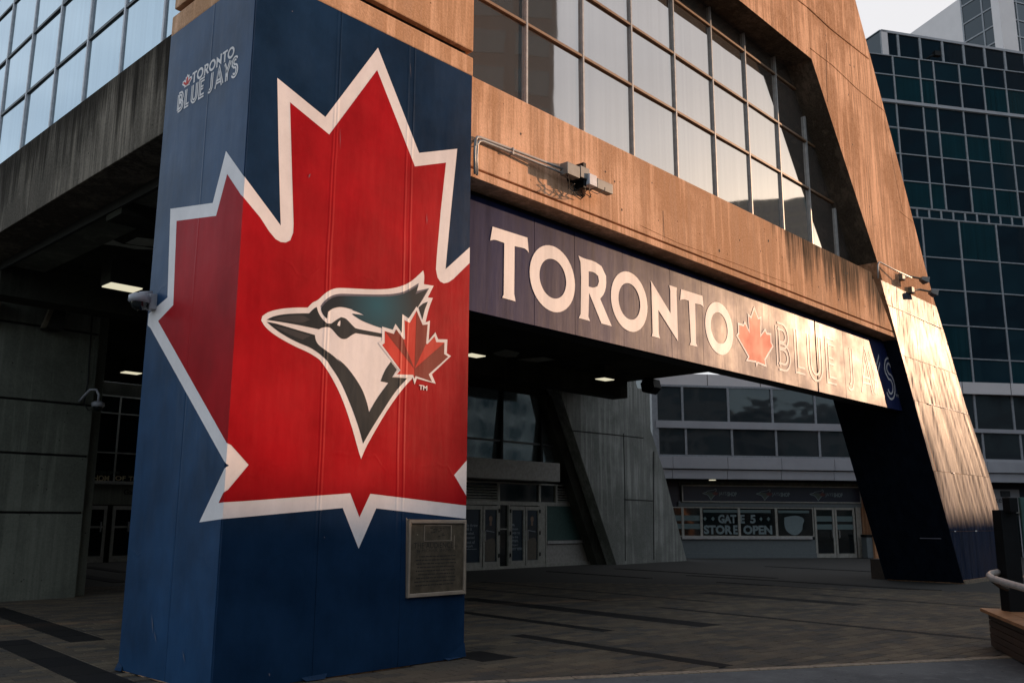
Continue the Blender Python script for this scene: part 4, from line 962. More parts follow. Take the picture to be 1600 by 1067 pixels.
# dome cameras
dc = thing('dome_camera', 'white dome security camera on a bracket at the left edge of the blue pillar', 'camera', (5.0, 11.1, 4.3))
def camball(root, c, s, arm):
    m = MB(); prof = [(.0, .10), (.10, .095), (.155, .06), (.16, -.02), (.13, -.04)]; n = 20; base_ = len(m.v)
    for r_, z_ in prof:
        m.v += [c+Vector((r_*s*math.cos(2*math.pi*k/n), r_*s*math.sin(2*math.pi*k/n), z_*s)) for k in range(n)]
    for i in range(len(prof)-1):
        for k in range(n): m.f.append((i*n+k, i*n+(k+1) % n, (i+1)*n+(k+1) % n, (i+1)*n+k)); m.m.append(0)
    m.build('shell', M['cam_white'], root, smooth=True)
    m = MB(); pr = [(.125*math.cos(t*math.pi/12), -.125*math.sin(t*math.pi/12)) for t in range(7)]
    for r_, z_ in pr: m.v += [c+Vector((r_*s*math.cos(2*math.pi*k/n), r_*s*math.sin(2*math.pi*k/n), (z_-.035)*s)) for k in range(n)]
    for i in range(len(pr)-1):
        for k in range(n): m.f.append((i*n+k, i*n+(k+1) % n, (i+1)*n+(k+1) % n, (i+1)*n+k)); m.m.append(0)
    m.build('dome', M['glass_dark'], root, smooth=True)
    MB().tube(arm, .035*s).build('bracket', M['cam_white'], root, smooth=True)
c = hit(217, 469, 1, 11.1)
c = hit(217, 469, 0, 4.55)
cy = hit(236, 470, 0, 5.0).y
c = Vector((4.62, cy, 0)); c = hit(218, 469, 1, 11.05)
camball(dc, c, .85, [c+Vector((0, 0, .08)), c+Vector((.15, 0, .12)), Vector((4.95, 11.05, c.z+.08)), Vector((5.02, 11.05, c.z+.06))])
MB().box(4.93, 5.03, 10.98, 11.12, c.z-.10, c.z+.10).build('mount', M['cam_white'], dc, bevel=.01)
c = hit(153, 633, 1, 21.3)
wc = thing('wall_camera', 'small white camera on a gooseneck at the end of the dark concrete wall', 'camera', (8.6, 21.5, 4.3))
camball(wc, c, .9, [c+Vector((0, 0, .08)), c+Vector((0, 0, .25)), c+Vector((-.06, .03, .36)), c+Vector((-.16, .12, .36)), c+Vector((-.24, .22, .22)), c+Vector((-.26, .42, .1))])
cbx = MB(); cbx.tube([hit(145, 480, 1, 21.7), hit(137, 600, 1, 21.7), hit(131, 630, 1, 21.7), hit(138, 641, 1, 21.68), hit(147, 637, 1, 21.6)], .018, seg=6)
tag(cbx.build('wall_cable', M['rubber'], None, origin=(8.5, 21.7, 4.2)), 'black cable drooping down the dark concrete wall to the gooseneck camera', 'cable')

# ceiling lights
def ceiling_light(cx, cy, lab, s=1.0):
    t = thing('ceiling_light', lab, 'light', (cx, cy, 6.55), 'lights under the dark ceiling')
    a, b = .36*s, .25*s
    MB().box(cx-a, cx+a, cy-b, cy+b, 6.57, 7.05).build('housing', M['lamp_body'], t)
    MB().box(cx-a*.92, cx+a*.92, cy-b*.92, cy+b*.92, 6.545, 6.57).build('lens', M['lamp_glow'], t)
for (px, py), lab in (((191, 450), 'lit box light under the ceiling left of the blue pillar, nearest the dome camera'), ((205, 583), 'smaller lit ceiling light low beside the left edge of the blue pillar'),
                      ((741, 556), 'lit ceiling light just right of the blue pillar, under the banner sign'), ((945, 593), 'lit ceiling light under the banner sign above the grey concrete pier'),
                      ):
    p = hit(px, py, 2, 6.55); ceiling_light(p.x, p.y, lab, 1.0 if px < 300 and py < 500 else .85)
p = hit(164, 654.5, 2, 6.0)
wl_ = thing('wall_lamp', 'tan wedge-shaped wall lamp high on the dark concrete wall', 'wall lamp', hit(86, 497, 1, 21.7))
a = [hit(79, 479, 1, 21.45), hit(104, 483, 1, 21.45), hit(100, 516, 1, 21.35), hit(72, 512, 1, 21.35)]
b = [Vector((p_.x, 21.74, p_.z)) for p_ in a]
m = MB(); m.hexa([a[3], a[2], b[2], b[3], a[0], a[1], b[1], b[0]], 0); m.build('shade', M['lamp_body'], wl_)
m = MB(); m.hexa([a[3]+Vector((-.09, -.02, 0)), a[3]+Vector((0, -.02, 0)), a[3]+Vector((0, .1, 0)), a[3]+Vector((-.09, .1, 0)), a[0]+Vector((-.0, -.02, 0)), a[0]+Vector((.10, -.02, 0)), a[0]+Vector((.10, .1, 0)), a[0]+Vector((0, .1, 0))]); m.build('cover', M['lamp_tan'], wl_)
wl2 = thing('wall_lamp', 'tan wall lamp at the far left edge of the photo on the dark concrete wall', 'wall lamp', hit(0, 497, 1, 21.7))
a = [hit(-22, 462, 1, 21.4), hit(3, 466, 1, 21.4), hit(-2, 498, 1, 21.35), hit(-28, 495, 1, 21.35)]; b = [Vector((p_.x, 21.74, p_.z)) for p_ in a]
MB().hexa([a[3], a[2], b[2], b[3], a[0], a[1], b[1], b[0]]).build('shade', M['lamp_tan'], wl2)
# loudspeaker hanging at the edge of the ceiling
c = hit(1017, 603, 0, 28.3)
sp = thing('loudspeaker', 'black loudspeaker hanging under the ceiling edge before the store glass', 'loudspeaker', c)
r_ = .33; pts = [(c.x-.25, c.y+r_*math.cos(k*math.pi/3+.3), c.z+r_*math.sin(k*math.pi/3+.3)) for k in range(6)]
m = MB(); m.v = [Vector(p_) for p_ in pts]+[Vector(p_)+Vector((.5, 0, 0)) for p_ in pts]; m.f = [tuple(range(6)), tuple(range(11, 5, -1))]+[(k, (k+1) % 6, 6+(k+1) % 6, 6+k) for k in range(6)]; m.m = [0]*8
m.build('cabinet', M['black'], sp, bevel=.02); MB().tube([c+Vector((0, 0, .2)), c+Vector((0, 0, 7.05-c.z))], .03).build('hanger', M['black'], sp)

# gate lettering
gs = thing('gate_sign', 'gold lettering in the dark gate windows left of the blue pillar', 'sign', (16, 37.5, 3.5))
g0, g1 = FG.uz(145, 750), FG.uz(169, 751); m = MB()
h0, h1 = FG.z(157, 751.5), FG.z(157, 742.3)
put_text(m, FG, 'HOM', g0[0], FG.u(169.5, 747), h0, h1, .06, 0, .02); m.build('lettering', M['gold'], gs); m = MB(); put_text(m, FG, 'OF THE BLUE JAYS', FG.u(179, 747), FG.u(179, 747)+(FG.u(169.5, 747)-g0[0])*4.6, h0, h1, .06, 0, .02); m.build('lettering', M['gold'], gs); m = MB()
k0_, k1_ = FG.z(157, 740), FG.z(157, 735.5)
put_text(m, FG, 'ROGERS CENTRE', FG.u(145.5, 738), FG.u(186, 738), k0_, k1_, .06, 1, .01)
m.build('lettering', [M['gold'], M['decal_dim']], gs)['kind'] = 'stuff'
m = MB(); put_text(m, FG, 'Gate 6', FG.u(193, 768), FG.u(225, 768), FG.z(200, 772.5), FG.z(200, 764), .03, 0, .01); m.build('gate_lettering', M['black'], gs)

# ------------------------------------------------------------ hotel and store
HP = Frame(37, 23.7, -38)          # base building facade
HU = lambda x, y, o=0: HP.u(x, y, o); HZ = lambda x, y, o=0: HP.z(x, y, o)
hot = thing('glass_hotel', 'teal glass hotel tower with grey mullions behind the slanted leg, shop at its foot', 'hotel', (45, 17, 0))
u_c = HU(1023, 650); U1 = 25
zb = [HZ(1100, y) for y in (585, 604, 660, 668, 711)]
# upper store glazing
cu = [u_c, HU(1066, 640), HU(1137.5, 640), HU(1206, 640), HU(1273, 640)]
st = cu[3]-cu[2]; cu += [cu[-1]+st, cu[-1]+2*st]
MB().fbox(HP, u_c-.05, U1, zb[1], zb[0], -1, .06).build('white_band', M['panel_white'], hot)
for k in range(9):
    MB().fbox(HP, u_c-.05+k*2.7, u_c-.05+k*2.7+.03, zb[1], zb[0], .05, .066).build('panel_joint', M['joint'], hot)
window_wall('store_glazing', HP, cu, [zb[2]+.05, zb[1]-.0], 0, .06, (M['glass_store'], M['frame_hotel'], M['frame_hotel']), hot, mw=.11, tw=.10, tfin=.07)
cl_ = [c+.12 for c in cu]
window_wall('store_glazing', HP, cl_, [zb[4], zb[3]], 0, .06, (M['glass_store'], M['frame_hotel'], M['frame_hotel']), hot, mw=.11, tw=.10, tfin=.07)
MB().fbox(HP, u_c, cl_[-1], zb[3]-.05, zb[2]+.05, -.2, .14).build('transom_band', M['panel_hotel'], hot)
MB().fbox(HP, u_c-.16, u_c+.12, zb[4]-.1, zb[1], -.3, .1).build('corner_post', M['frame_hotel'], hot)
z73, z75, z748 = HZ(1100, 714), HZ(1100, 733), HZ(1100, 748)
nj = [u_c-.2]+[u_c+.8+2.72*k for k in range(9)]
for i, (a, b) in enumerate(zip(nj, nj[1:])):
    MB().fbox(HP, a+.008, b-.008, z75+.02, z73, -.6, .12).build('fascia_panel', M['panel_hotel'], hot, bevel=.01)
    MB().fbox(HP, a+.008, b-.008, z748, z75-.02, -.7, .0).build('fascia_panel', M['panel_hotel'], hot, bevel=.01)
MB().fbox(HP, nj[0], nj[-1], z748-.1, z73+.3, -.9, -.6).build('fascia_core', M['joint'], hot)
# return face of the store going back left at the corner
FC = Frame(*HP.pt(u_c-.1, 0)[:2], 52+4, True)
window_wall('corner_glazing', FC, [.15, 1.3, 2.6, 3.9, 5.2], [zb[4]-.2, HZ(1023, 683), HZ(1023, 660), zb[1]+.0, zb[0]+.8], 0, .04, (M['glass_store'], M['frame_hotel'], M['frame_hotel']), hot, mw=.07)
dlp = HP.pt(HU(1113, 747.5, -.3), z748+.0, -.3); dl = thing('downlight', 'tiny lit downlight under the grey fascia above the shop sign', 'light', dlp)
m = MB(); n_ = 14; m.v = [dlp+Vector((.16*math.cos(k*6.2832/n_), .16*math.sin(k*6.2832/n_), zz_)) for zz_ in (-.05, -.005) for k in range(n_)]
m.f = [tuple(range(n_)), tuple(range(2*n_-1, n_-1, -1))]+[(k, (k+1) % n_, n_+(k+1) % n_, n_+k) for k in range(n_)]; m.m = [0]*len(m.f); m.build('lens', M['lamp_glow'], dl)
m = MB(); m.tube([dlp+Vector((0, 0, -.02)), dlp+Vector((0, 0, .06))], .20, seg=14); m.build('rim', M['frame_light'], dl)
# store front set back
HS = Frame(*HP.pt(0, 0, -1.2)[:2], -38)
SU = lambda x, y=800: HS.u(x, y); SZ = lambda x, y: HS.z(x, y)
MB().fbox(HS, SU(1040), U1, -.05, z748+.1, -.5, -.06).build('store_core', M['store_navy'], hot)
MB().fbox(HP, -2, U1, z748, z748+.1, -1.6, -.1).build('store_soffit', M['soffit'], hot)
z_s0, z_s1 = SZ(1200, 784), SZ(1200, 760.5)
MB().fbox(HS, SU(1062), SU(1346), z_s1, z748, -.06, .02).build('store_header', M['conc_inner'], hot)
MB().fbox(HS, SU(1060), SU(1346), SZ(1200, 792), z_s0, -.06, .05).build('store_lintel', M['store_paint'], hot)
MB().fbox(HS, SU(1063), SU(1271), 0, SZ(1200, 843), -.06, .05).build('store_stall_panel', M['store_paint'], hot)
MB().fbox(HS, SU(1063), SU(1265), SZ(1200, 842), SZ(1200, 838), -.06, .16).build('store_sill', M['frame_light'], hot)
MB().fbox(HS, SU(1063), SU(1271), -.05, .22, .05, .12).build('store_plinth', M['store_paint'], hot)
MB().fbox(HS, SU(1346), SU(1377), -.05, z748, -.3, 1.0).build('store_pier', M['conc_leg'], hot)
wz0, wz1 = SZ(1200, 838), SZ(1200, 792.5)
xsw = (1040, 1066, 1095, 1154, 1212, 1270)
def decal(kind, a, b, mb):
    zz_ = lambda y: SZ(1200, y)
    if kind == 'stripe':
        for y0, y1 in ((814, 805.5), (826.5, 818.5)): mb.flat(HS, [(a, zz_(y0)), (b, zz_(y0)), (b, zz_(y1)), (a, zz_(y1))], .015, 1)
wnames = ['stripe', 'stripe', 'g1', 'g2', 'cap']
for (x0, x1), k in zip(zip(xsw, xsw[1:]), wnames):
    a, b = SU(x0)+.06, SU(x1)-.06; f = MB()
    f.fbox(HS, a-.06, a, wz0, wz1, -.05, .05).fbox(HS, b, b+.06, wz0, wz1, -.05, .05).fbox(HS, a, b, wz1-.05, wz1, -.05, .05).fbox(HS, a, b, wz0, wz0+.04, -.05, .05)
    f = f.build('shop_window', M['frame_shop'], hot); p = MB(); p.fbox(HS, a, b, wz0+.04, wz1-.05, -.03, .01)
    if k == 'stripe': decal(k, a, b, p)
    if k in ('g1', 'g2'):
        p.flat(HS, [(SU(1099) if k == 'g1' else a, SZ(1200, 801)), (b if k == 'g1' else SU(1204), SZ(1200, 801)), (b if k == 'g1' else SU(1204), SZ(1200, 796.5)), (SU(1099) if k == 'g1' else a, SZ(1200, 796.5))], .014, 1)
        t0, t1, t2, t3 = SZ(1200, 817.5), SZ(1200, 804), SZ(1200, 834.5), SZ(1200, 820.5)
        if k == 'g1':
            put_text(p, HS, 'GAT', SU(1121.5), SU(1150), t0, t1, .015, 2, .045); put_text(p, HS, 'STOR', SU(1098.5), SU(1143), t2, t3, .015, 2, .045)
            put_text(p, HS, 'E', SU(1144.5), SU(1151.5), t2, t3, .015, 2, .045)
            for x in (1101, 1113.5): p.flat(HS, ring(SU(x-2.7), SU(x+2.7), SZ(1200, 814), SZ(1200, 807), 4), .015, 1)
        else:
            put_text(p, HS, 'E', SU(1156), SU(1163), t0, t1, .015, 2, .045); put_text(p, HS, '5', SU(1171.5), SU(1180), t0, t1, .015, 2, .045); put_text(p, HS, 'OPEN', SU(1160), SU(1205), t2, t3, .015, 2, .045)
            for x in (1188.5, 1200): p.flat(HS, ring(SU(x-2.7), SU(x+2.7), SZ(1200, 814), SZ(1200, 807), 4), .015, 1)
    if k == 'cap':
        p.flat(HS, [(SU(1216), SZ(1200, 801)), (SU(1264), SZ(1200, 801)), (SU(1264), SZ(1200, 797)), (SU(1216), SZ(1200, 797))], .014, 1)
        p.flat(HS, smooth([(SU(x), SZ(1200, y)) for x, y in ((1225, 808), (1232, 806), (1245, 805), (1254, 808), (1256, 813), (1253, 818), (1252, 828), (1246, 834), (1240, 836), (1233, 834), (1226, 828), (1224, 818))], 2, 60), .015, 2)
    p.build('pane', [M['glass_dark'], M['decal'], M['decal_hi']], f)
for x0, x1 in ((1273, 1304), (1305, 1336)):
    a, b = SU(x0, 830), SU(x1, 830); zt = SZ(1300, 793); d = MB()
    d.fbox(HS, a, a+.1, 0, zt, -.03, .06).fbox(HS, b-.1, b, 0, zt, -.03, .06).fbox(HS, a+.1, b-.1, zt-.1, zt, -.03, .06).fbox(HS, a+.1, b-.1, 0, .2, -.03, .06)
    d = d.build('shop_door', M['frame_shop'], hot); p = MB(); p.fbox(HS, a+.1, b-.1, .2, zt-.1, -.03, .01); decal('stripe', a+.1, b-.1, p); p.build('pane', [M['glass_dark'], M['decal']], d)
    hx_ = b-.16 if x0 < 1300 else a+.16; MB().tube([HS.pt(hx_, .95, .06), HS.pt(hx_, .95, .14), HS.pt(hx_, 1.3, .14), HS.pt(hx_, 1.3, .06)], .02, seg=6).build('handle', M['frame_light'], d)
MB().fbox(HS, SU(1338, 830), SU(1346, 830), 0, SZ(1300, 792), -.05, .06).build('door_jamb', M['frame_shop'], hot)
bn = thing('shop_bin', 'pale metal litter bin beside the shop doors under the glass hotel', 'bin', HS.pt(SU(1350, 860), 0, 1.0))
MB().fbox(HS, SU(1341, 860), SU(1351.5, 860), 0, 1.0, .35, .85).build('body', M['store_paint'], bn, bevel=.03)
MB().fbox(HS, SU(1340.5, 860), SU(1352, 860), 1.0, 1.12, .33, .87).build('lid', M['black'], bn, bevel=.02)
ss_ = thing('shop_sign', 'dark shop sign board with three faint bird logos above the gate windows', 'sign', HS.pt(SU(1200), z_s0, .1))
MB().fbox(HS, SU(1066), SU(1344), z_s0+.02, z_s1, -.02, .10).build('board', M['store_navy'], ss_)
f = MB(); f.fbox(HS, SU(1065), SU(1345), z_s1, z_s1+.05, -.02, .13).fbox(HS, SU(1065), SU(1345), z_s0-.03, z_s0+.02, -.02, .13).fbox(HS, SU(1065), SU(1067), z_s0+.02, z_s1, -.02, .13).fbox(HS, SU(1343.5), SU(1345), z_s0+.02, z_s1, -.02, .13); f.build('frame', M['frame_shop'], ss_)
bx0 = min(p[0] for p in bird_out); bx1 = max(p[0] for p in bird_out); by0 = min(p[1] for p in bird_out); by1 = max(p[1] for p in bird_out)
ub = [unroll(*p) for p in smooth(bird_out, 1)]; ubx = [p[0] for p in ub]; ubz = [p[1] for p in ub]
thr = [unroll(*p) for p in q2([(105, 553), (450, 645), (608, 690), (720, 850)])+q4([(170, 0), (340, 170), (505, 565), (705, 255), (905, 207), (443, 888), (200, 220)])+q2([(650, 880), (430, 770)])]
cst = [unroll(*p) for p in q2([(672, 408), (790, 300), (860, 282)])+q3([(200, 235), (440, 208), (550, 140), (625, 173), (550, 315), (410, 540), (245, 497), (0, 382)])+q2([(860, 398), (735, 520)])]
lfu = [unroll(*p) for p in SL_R]
for x0, x1, tx0, tx1 in ((1096.5, 1119, 1122, 1150), (1180, 1203, 1205, 1232.5), (1263.5, 1286, 1288, 1315)):
    a, b = SU(x0, 772), SU(x1, 772); c0, c1_ = SZ(1200, 782.5), SZ(1200, 763.5)
    mpf = lambda L: [(a+(p[0]-min(ubx))/(max(ubx)-min(ubx))*(b-a), c0+(p[1]-min(ubz))/(max(ubz)-min(ubz))*(c1_-c0)) for p in L]
    m = MB(); m.flat(HS, mpf(ub), .104, 0); m.flat(HS, inset(mpf(ub), .03), .107, 1); m.flat(HS, mpf(cst), .110, 3); m.flat(HS, mpf(lfu), .113, 2)
    put_text(m, HS, 'JAYS', SU(tx0, 772), SU(tx0+12, 772), SZ(1200, 775.5), SZ(1200, 769), .104, 0); put_text(m, HS, 'SHOP', SU(tx0+13, 772), SU(tx1, 772), SZ(1200, 775.5), SZ(1200, 769), .104, 0, .04)
    m.build('bird_logo', [M['decal_hi'], M['decal_dim'], M['decal_red'], M['store_navy']], ss_)

# tower above: facade grid
HT = Frame(*HP.pt(HU(1460, 610), 0)[:2], -34)
TU = lambda x, y: HT.u(x, y); TZ = lambda x, y: HT.z(x, y)
top_cols = [TU(x, 172) for x in (1400.6, 1442, 1464, 1504, 1540, 1575)]
w1 = top_cols[5]-top_cols[4]; top_cols += [top_cols[5]+w1*k for k in (1, 2, 3, 4, 5)]
top_cols = [top_cols[0]-w1*k for k in (4, 3, 2, 1)]+top_cols
zr = [TZ(1400, 89), TZ(1400, 119), TZ(1400, 158), TZ(1400, 162.5), TZ(1402, 200), TZ(1405, 240.5), TZ(1409, 282.5), TZ(1412, 323.5)]
zr = zr[::-1]
pick = random.Random(11)
def hg(a, c):
    r_ = pick.random()
    row = min(range(len(zr)), key=lambda i: abs(zr[i]-c))
    if row in (0, 2, 5): return M['glass_hotel3'] if r_ < .45 else (M['glass_hotel2'] if r_ < .8 else M['glass_hotel'])
    return M['glass_hotel'] if r_ < .6 else M['glass_hotel2']
window_wall('tower_glazing', HT, top_cols, zr[:4], 0, .05, ((1,), M['frame_hotel'], M['frame_hotel']), hot, rnd=hg, mw=.085, tw=.06, tfin=.055)
window_wall('tower_glazing', HT, top_cols, [zr[3], zr[4]], 0, .05, ((1,), M['frame_hotel'], M['frame_hotel']), hot, rnd=hg, mw=.085, tw=.06, tfin=.055)
window_wall('tower_glazing', HT, top_cols, zr[5:], 0, .05, ((1,), M['frame_hotel'], M['frame_hotel']), hot, rnd=hg, mw=.085, tw=.06, tfin=.055)
MB().fbox(HT, top_cols[0], top_cols[-1], zr[4], zr[5], -.1, .12).build('grey_band', M['panel_hotel'], hot)
# lower grid
zl = [TZ(1460, 596), TZ(1460, 558), TZ(1460, 507), TZ(1460, 452.5), TZ(1460, 402.5), TZ(1455, 342)]
low_cols = [TU(1439, 340), TU(1497, 345), TU(1555, 350)]; w2 = low_cols[2]-low_cols[1]
low_cols = [low_cols[0]-w2*2, low_cols[0]-w2]+low_cols+[low_cols[2]+w2*k for k in (1, 2, 3)]
window_wall('tower_glazing', HT, low_cols, zl, 0, .05, ((1,), M['frame_hotel'], M['frame_hotel']), hot, rnd=lambda a, c: pick.choice([M['glass_hotel'], M['glass_hotel2'], M['glass_hotel3'], M['glass_hotel']]), mw=.09, tw=.06, tfin=.055)
# strip between the two grids
window_wall('tower_glazing', HT, [top_cols[3]+w1*.5*k for k in range(17)], [zl[-1], zr[0]], -.02, .04, (M['glass_hotel'], M['frame_hotel'], M['frame_hotel']), hot, mw=.10, tw=.06)
# band and base rows
zq = [TZ(1530, y) for y in (725, 676, 670, 615)]
MB().fbox(HT, TU(1470, 610), low_cols[-1], zq[3], zl[0]-.06, -.2, .10).build('grey_band', M['panel_hotel'], hot)
bc = [TU(1490, 640), TU(1523, 640), TU(1582, 640), TU(1641, 640), TU(1700, 640)]
window_wall('base_glazing', HT, bc, [zq[2], zq[3]], 0, .05, (M['glass_store'], M['frame_hotel'], M['frame_hotel']), hot, mw=.12)
bc2 = [TU(1495, 690), TU(1535, 690), TU(1594, 690), TU(1653, 690), TU(1710, 690)]
window_wall('base_glazing', HT, bc2, [TZ(1530, 717), zq[1]], 0, .05, (M['glass_store'], M['frame_hotel'], M['frame_hotel']), hot, mw=.12)
MB().fbox(HT, bc[0], bc[-1], zq[1], zq[2], -.2, .12).build('transom_band', M['panel_hotel'], hot)
MB().fbox(HT, bc[0], bc[-1], TZ(1560, 737), TZ(1560, 718), -.3, .16).build('grey_band', M['panel_hotel'], hot)
MB().fbox(HT, bc[0], bc[-1], TZ(1560, 753), TZ(1560, 739), -.5, .0).build('grey_band', M['panel_hotel'], hot)
MB().fbox(HT, bc[0], bc[-1], -.05, TZ(1560, 763), -1.4, -.9).build('base_wall', M['panel_hotel'], hot)
MB().fbox(HT, bc[0], bc[-1], 2.2, 2.35, -.9, -.7).build('gate_header', M['frame_shop'], hot)
MB().fbox(HT, TU(1470, 610), top_cols[-1], -.05, zr[-1]-.02, -12, -1.5).build('tower_core', M['block'], hot)
gt = MB(); FT9 = Frame(*HT.pt(0, 0, -.9)[:2], -34); gu = FT9.u(1556, 780); put_text(gt, FT9, 'Gate 1', FT9.u(1541, 781), FT9.u(1572, 781), FT9.z(1560, 785), FT9.z(1560, 776), .03)
tag(gt.build('gate_lettering', M['block'], None, origin=FT9.pt(gu, 2.6)), 'dark gate lettering on the pale wall right of the slanted leg', 'lettering')
MB().fbox(FT9, FT9.u(1563, 770), FT9.u(1577, 770), FT9.z(1570, 776), FT9.z(1570, 767), .0, .06).build('wall_vent', M['block'], hot)
MB().fbox(FT9, FT9.u(1553, 800), FT9.u(1590, 800), 0, FT9.z(1560, 797), .0, .05).build('gate_door', M['glass_dark'], hot)
# set-back top storey
zt0, zt1 = zr[-1], TZ(1380, 48)
H5 = Frame(*HT.pt(0, 0, -1.0)[:2], -32)
tcx = [H5.u(x, 80) for x in (1380.5, 1403.5, 1437.5, 1472, 1504.5, 1537, 1568, 1599, 1630, 1661, 1690)]
zt0, zt1 = H5.z(1390, 87), H5.z(1390, 50)
window_wall('top_storey_glazing', H5, tcx, [zt0, zt1], 0, .06, (M['glass_hotel2'], M['frame_hotel'], M['frame_hotel']), hot, mw=.14, tw=.06)
MB().fbox(H5, tcx[0]-.10, tcx[0]+.28, zt0-.5, zt1, -.3, .08).build('corner_post', M['panel_white'], hot)
F6 = Frame(*H5.pt(tcx[0]-.1, 0)[:2], 64, True)
window_wall('side_glazing', F6, [0, 3, 6, 9], [zr[-2], zt0, zt1], 0, .03, (M['glass_hotel'], M['frame_hotel'], M['frame_hotel']), hot, mw=.06)
MB().fbox(H5, tcx[0]-.1, tcx[-1], zt1-.12, zt1+.02, -8, .08).build('roof_slab', M['panel_hotel'], hot)
rc = thing('roof_camera', 'tiny camera arm at the tower roof edge above the dark glass', 'camera', H5.pt(tcx[2]+.3, zt0, .3))
MB().tube([H5.pt(tcx[2]+.1, zt0-.1, .1), H5.pt(tcx[2]+.25, zt0+.0, .5), H5.pt(tcx[2]+.45, zt0+.1, .6)], .06, seg=6).build('arm', M['black'], rc)
MB().fbox(H5, tcx[2]+.35, tcx[2]+.75, zt0-.02, zt0+.25, .5, .75).build('body', M['black'], rc)
# the higher block behind, its own building
HB = thing('upper_tower', 'higher glass block with a pale sloping gable wall above the hotel, upper right', 'tower', (75, 12, 0))
K = Frame(70, 12, -25); cpt = None
FK = Frame(0, 0, 64.4, True)
ck = CP+ray(1573, 20)*72; FKL = Frame(ck.x, ck.y, 64.4, True); FKR = Frame(ck.x, ck.y, -26)
lu = [FKL.u(x, 40) for x in (1573, 1537, 1505)]
lzs = [FKL.z(1537, y) for y in (110, 77, 50, 20, -10, -40, -70)]
window_wall('tower_side', FKL, sorted([0]+lu[1:]), lzs, 0, .05, (M['glass_hotel'], M['frame_hotel'], M['frame_hotel']), HB, mw=.14, tw=.12)
ru = [0]+[FKR.u(x, 60) for x in (1593, 1616, 1640)]
window_wall('tower_front', FKR, ru, lzs, 0, .05, (M['glass_hotel'], M['frame_hotel'], M['frame_hotel']), HB, mw=.14, tw=.12)
MB().fbox(FKR, -.9, .75, lzs[0]-3, lzs[-1], -.6, .12).build('corner_post', M['panel_white'], HB)
wedge = [FKL.uz(1504, 0), FKL.uz(1502, -4), FKL.uz(1418, 56), FKL.uz(1400, 90), FKL.uz(1508, 100)]
MB().prism(FKL, wedge, .0, -4).build('gable_wall', M['panel_white'], HB)
MB().fbox(FKL, .3, lu[2], -.05, lzs[-1], -9, -.2).build('tower_core', M['block'], HB)

# ------------------------------------------------------------ planter bench, post and handrail at the right edge
pb = thing('planter_bench', 'dark slatted bench planter with a wooden top coloured sunlit orange at the right edge', 'bench', (14.85, 4.37, 0))
c0 = Vector((14.80, 4.40, 0)); e1 = (Vector((12.95, 3.42, 0))-c0); L1 = e1.length; e1.normalize(); n1 = Vector((e1.y, -e1.x, 0))*-1
if n1.dot(Vector((-1, 1, 0))) > 0: pass
inn = Vector((0.45, -.9, 0)).normalized()
def quad_box(mb, a, dirn, L, inn_, dep, z0, z1, m=0):
    mb.hexa([a+up*z0, a+dirn*L+up*z0, a+dirn*L+inn_*dep+up*z0, a+inn_*dep+up*z0, a+up*z1, a+dirn*L+up*z1, a+dirn*L+inn_*dep+up*z1, a+inn_*dep+up*z1], m)
L2 = 3.2
for k in range(5):
    m = MB(); z0 = .02+k*.094; quad_box(m, c0+inn*.03, e1, L2, inn, .05, z0, z0+.086); quad_box(m, c0+e1*0+inn*.081, e1*.0+inn, 1.6, e1, .05, z0, z0+.086)
    m.build('slat', M['wood'], pb, bevel=.006)
m = MB(); quad_box(m, c0+inn*.09+e1*.06, e1, L2-.1, inn, 1.4, -.02, .47); m.build('core', M['joint'], pb)
for k in range(6):
    m = MB(); quad_box(m, c0-inn*.06-e1*.08+inn*.25*k, e1, L2+.1, inn, .242, .492, .54); m.build('seat_board', M['wood_top'], pb, bevel=.006)
ps = thing('black_post', 'black metal sign post standing on the bench planter at the right edge', 'post', c0+inn*.5)
pa_ = gr(1582, 948)
def at_depth(px, py, d): r0 = ray(px, py); return CP+r0*(d/r0.dot(FW))
dD = (c0-CP).dot(FW)*.97
def vbox(name, x0, x1, y0, y1, dep, mat, par, dd=dD, th=.12):
    a = at_depth(x0, y1, dd); b = at_depth(x1, y1, dd); top = at_depth((x0+x1)/2, y0, dd).z; bot = a.z
    r_ = (b-a); r_.z = 0; Lx = r_.length; r_.normalize(); bk_ = Vector((-r_.y, r_.x, 0)); m = MB(); a = Vector((a.x, a.y, 0)); quad_box(m, a, r_, Lx, bk_, th, bot, top); return m.build(name, mat, par, bevel=.008)
vbox('post', 1580, 1605, 796, 965, 0, M['black'], ps, dD*1.0, .25)
vbox('cap', 1579, 1592, 777, 800, 0, M['black'], ps, dD*1.01, .2)
vbox('glass_edge', 1614, 1640, 776, 975, 0, M['green_board'], ps, dD*1.0, .06)
hr = thing('handrail', 'pale round handrail bending round the black post at the right edge', 'handrail', c0+inn*.3)
hp_ = [at_depth(1575, 893, dD*1.05), at_depth(1560, 893.5, dD*1.03), at_depth(1549, 896, dD*.99), at_depth(1546, 899, dD*.96), at_depth(1552, 904, dD*.93), at_depth(1575, 911, dD*.90), at_depth(1610, 921, dD*.86), at_depth(1660, 935, dD*.80)]
MB().tube(hp_, .045, seg=12).build('rail', M['rail'], hr, smooth=True)
MB().tube([hp_[4]+Vector((0, 0, -.03)), at_depth(1562, 915, dD*.95), at_depth(1574, 920, dD*.97)], .03).build('bracket', M['black'], hr)

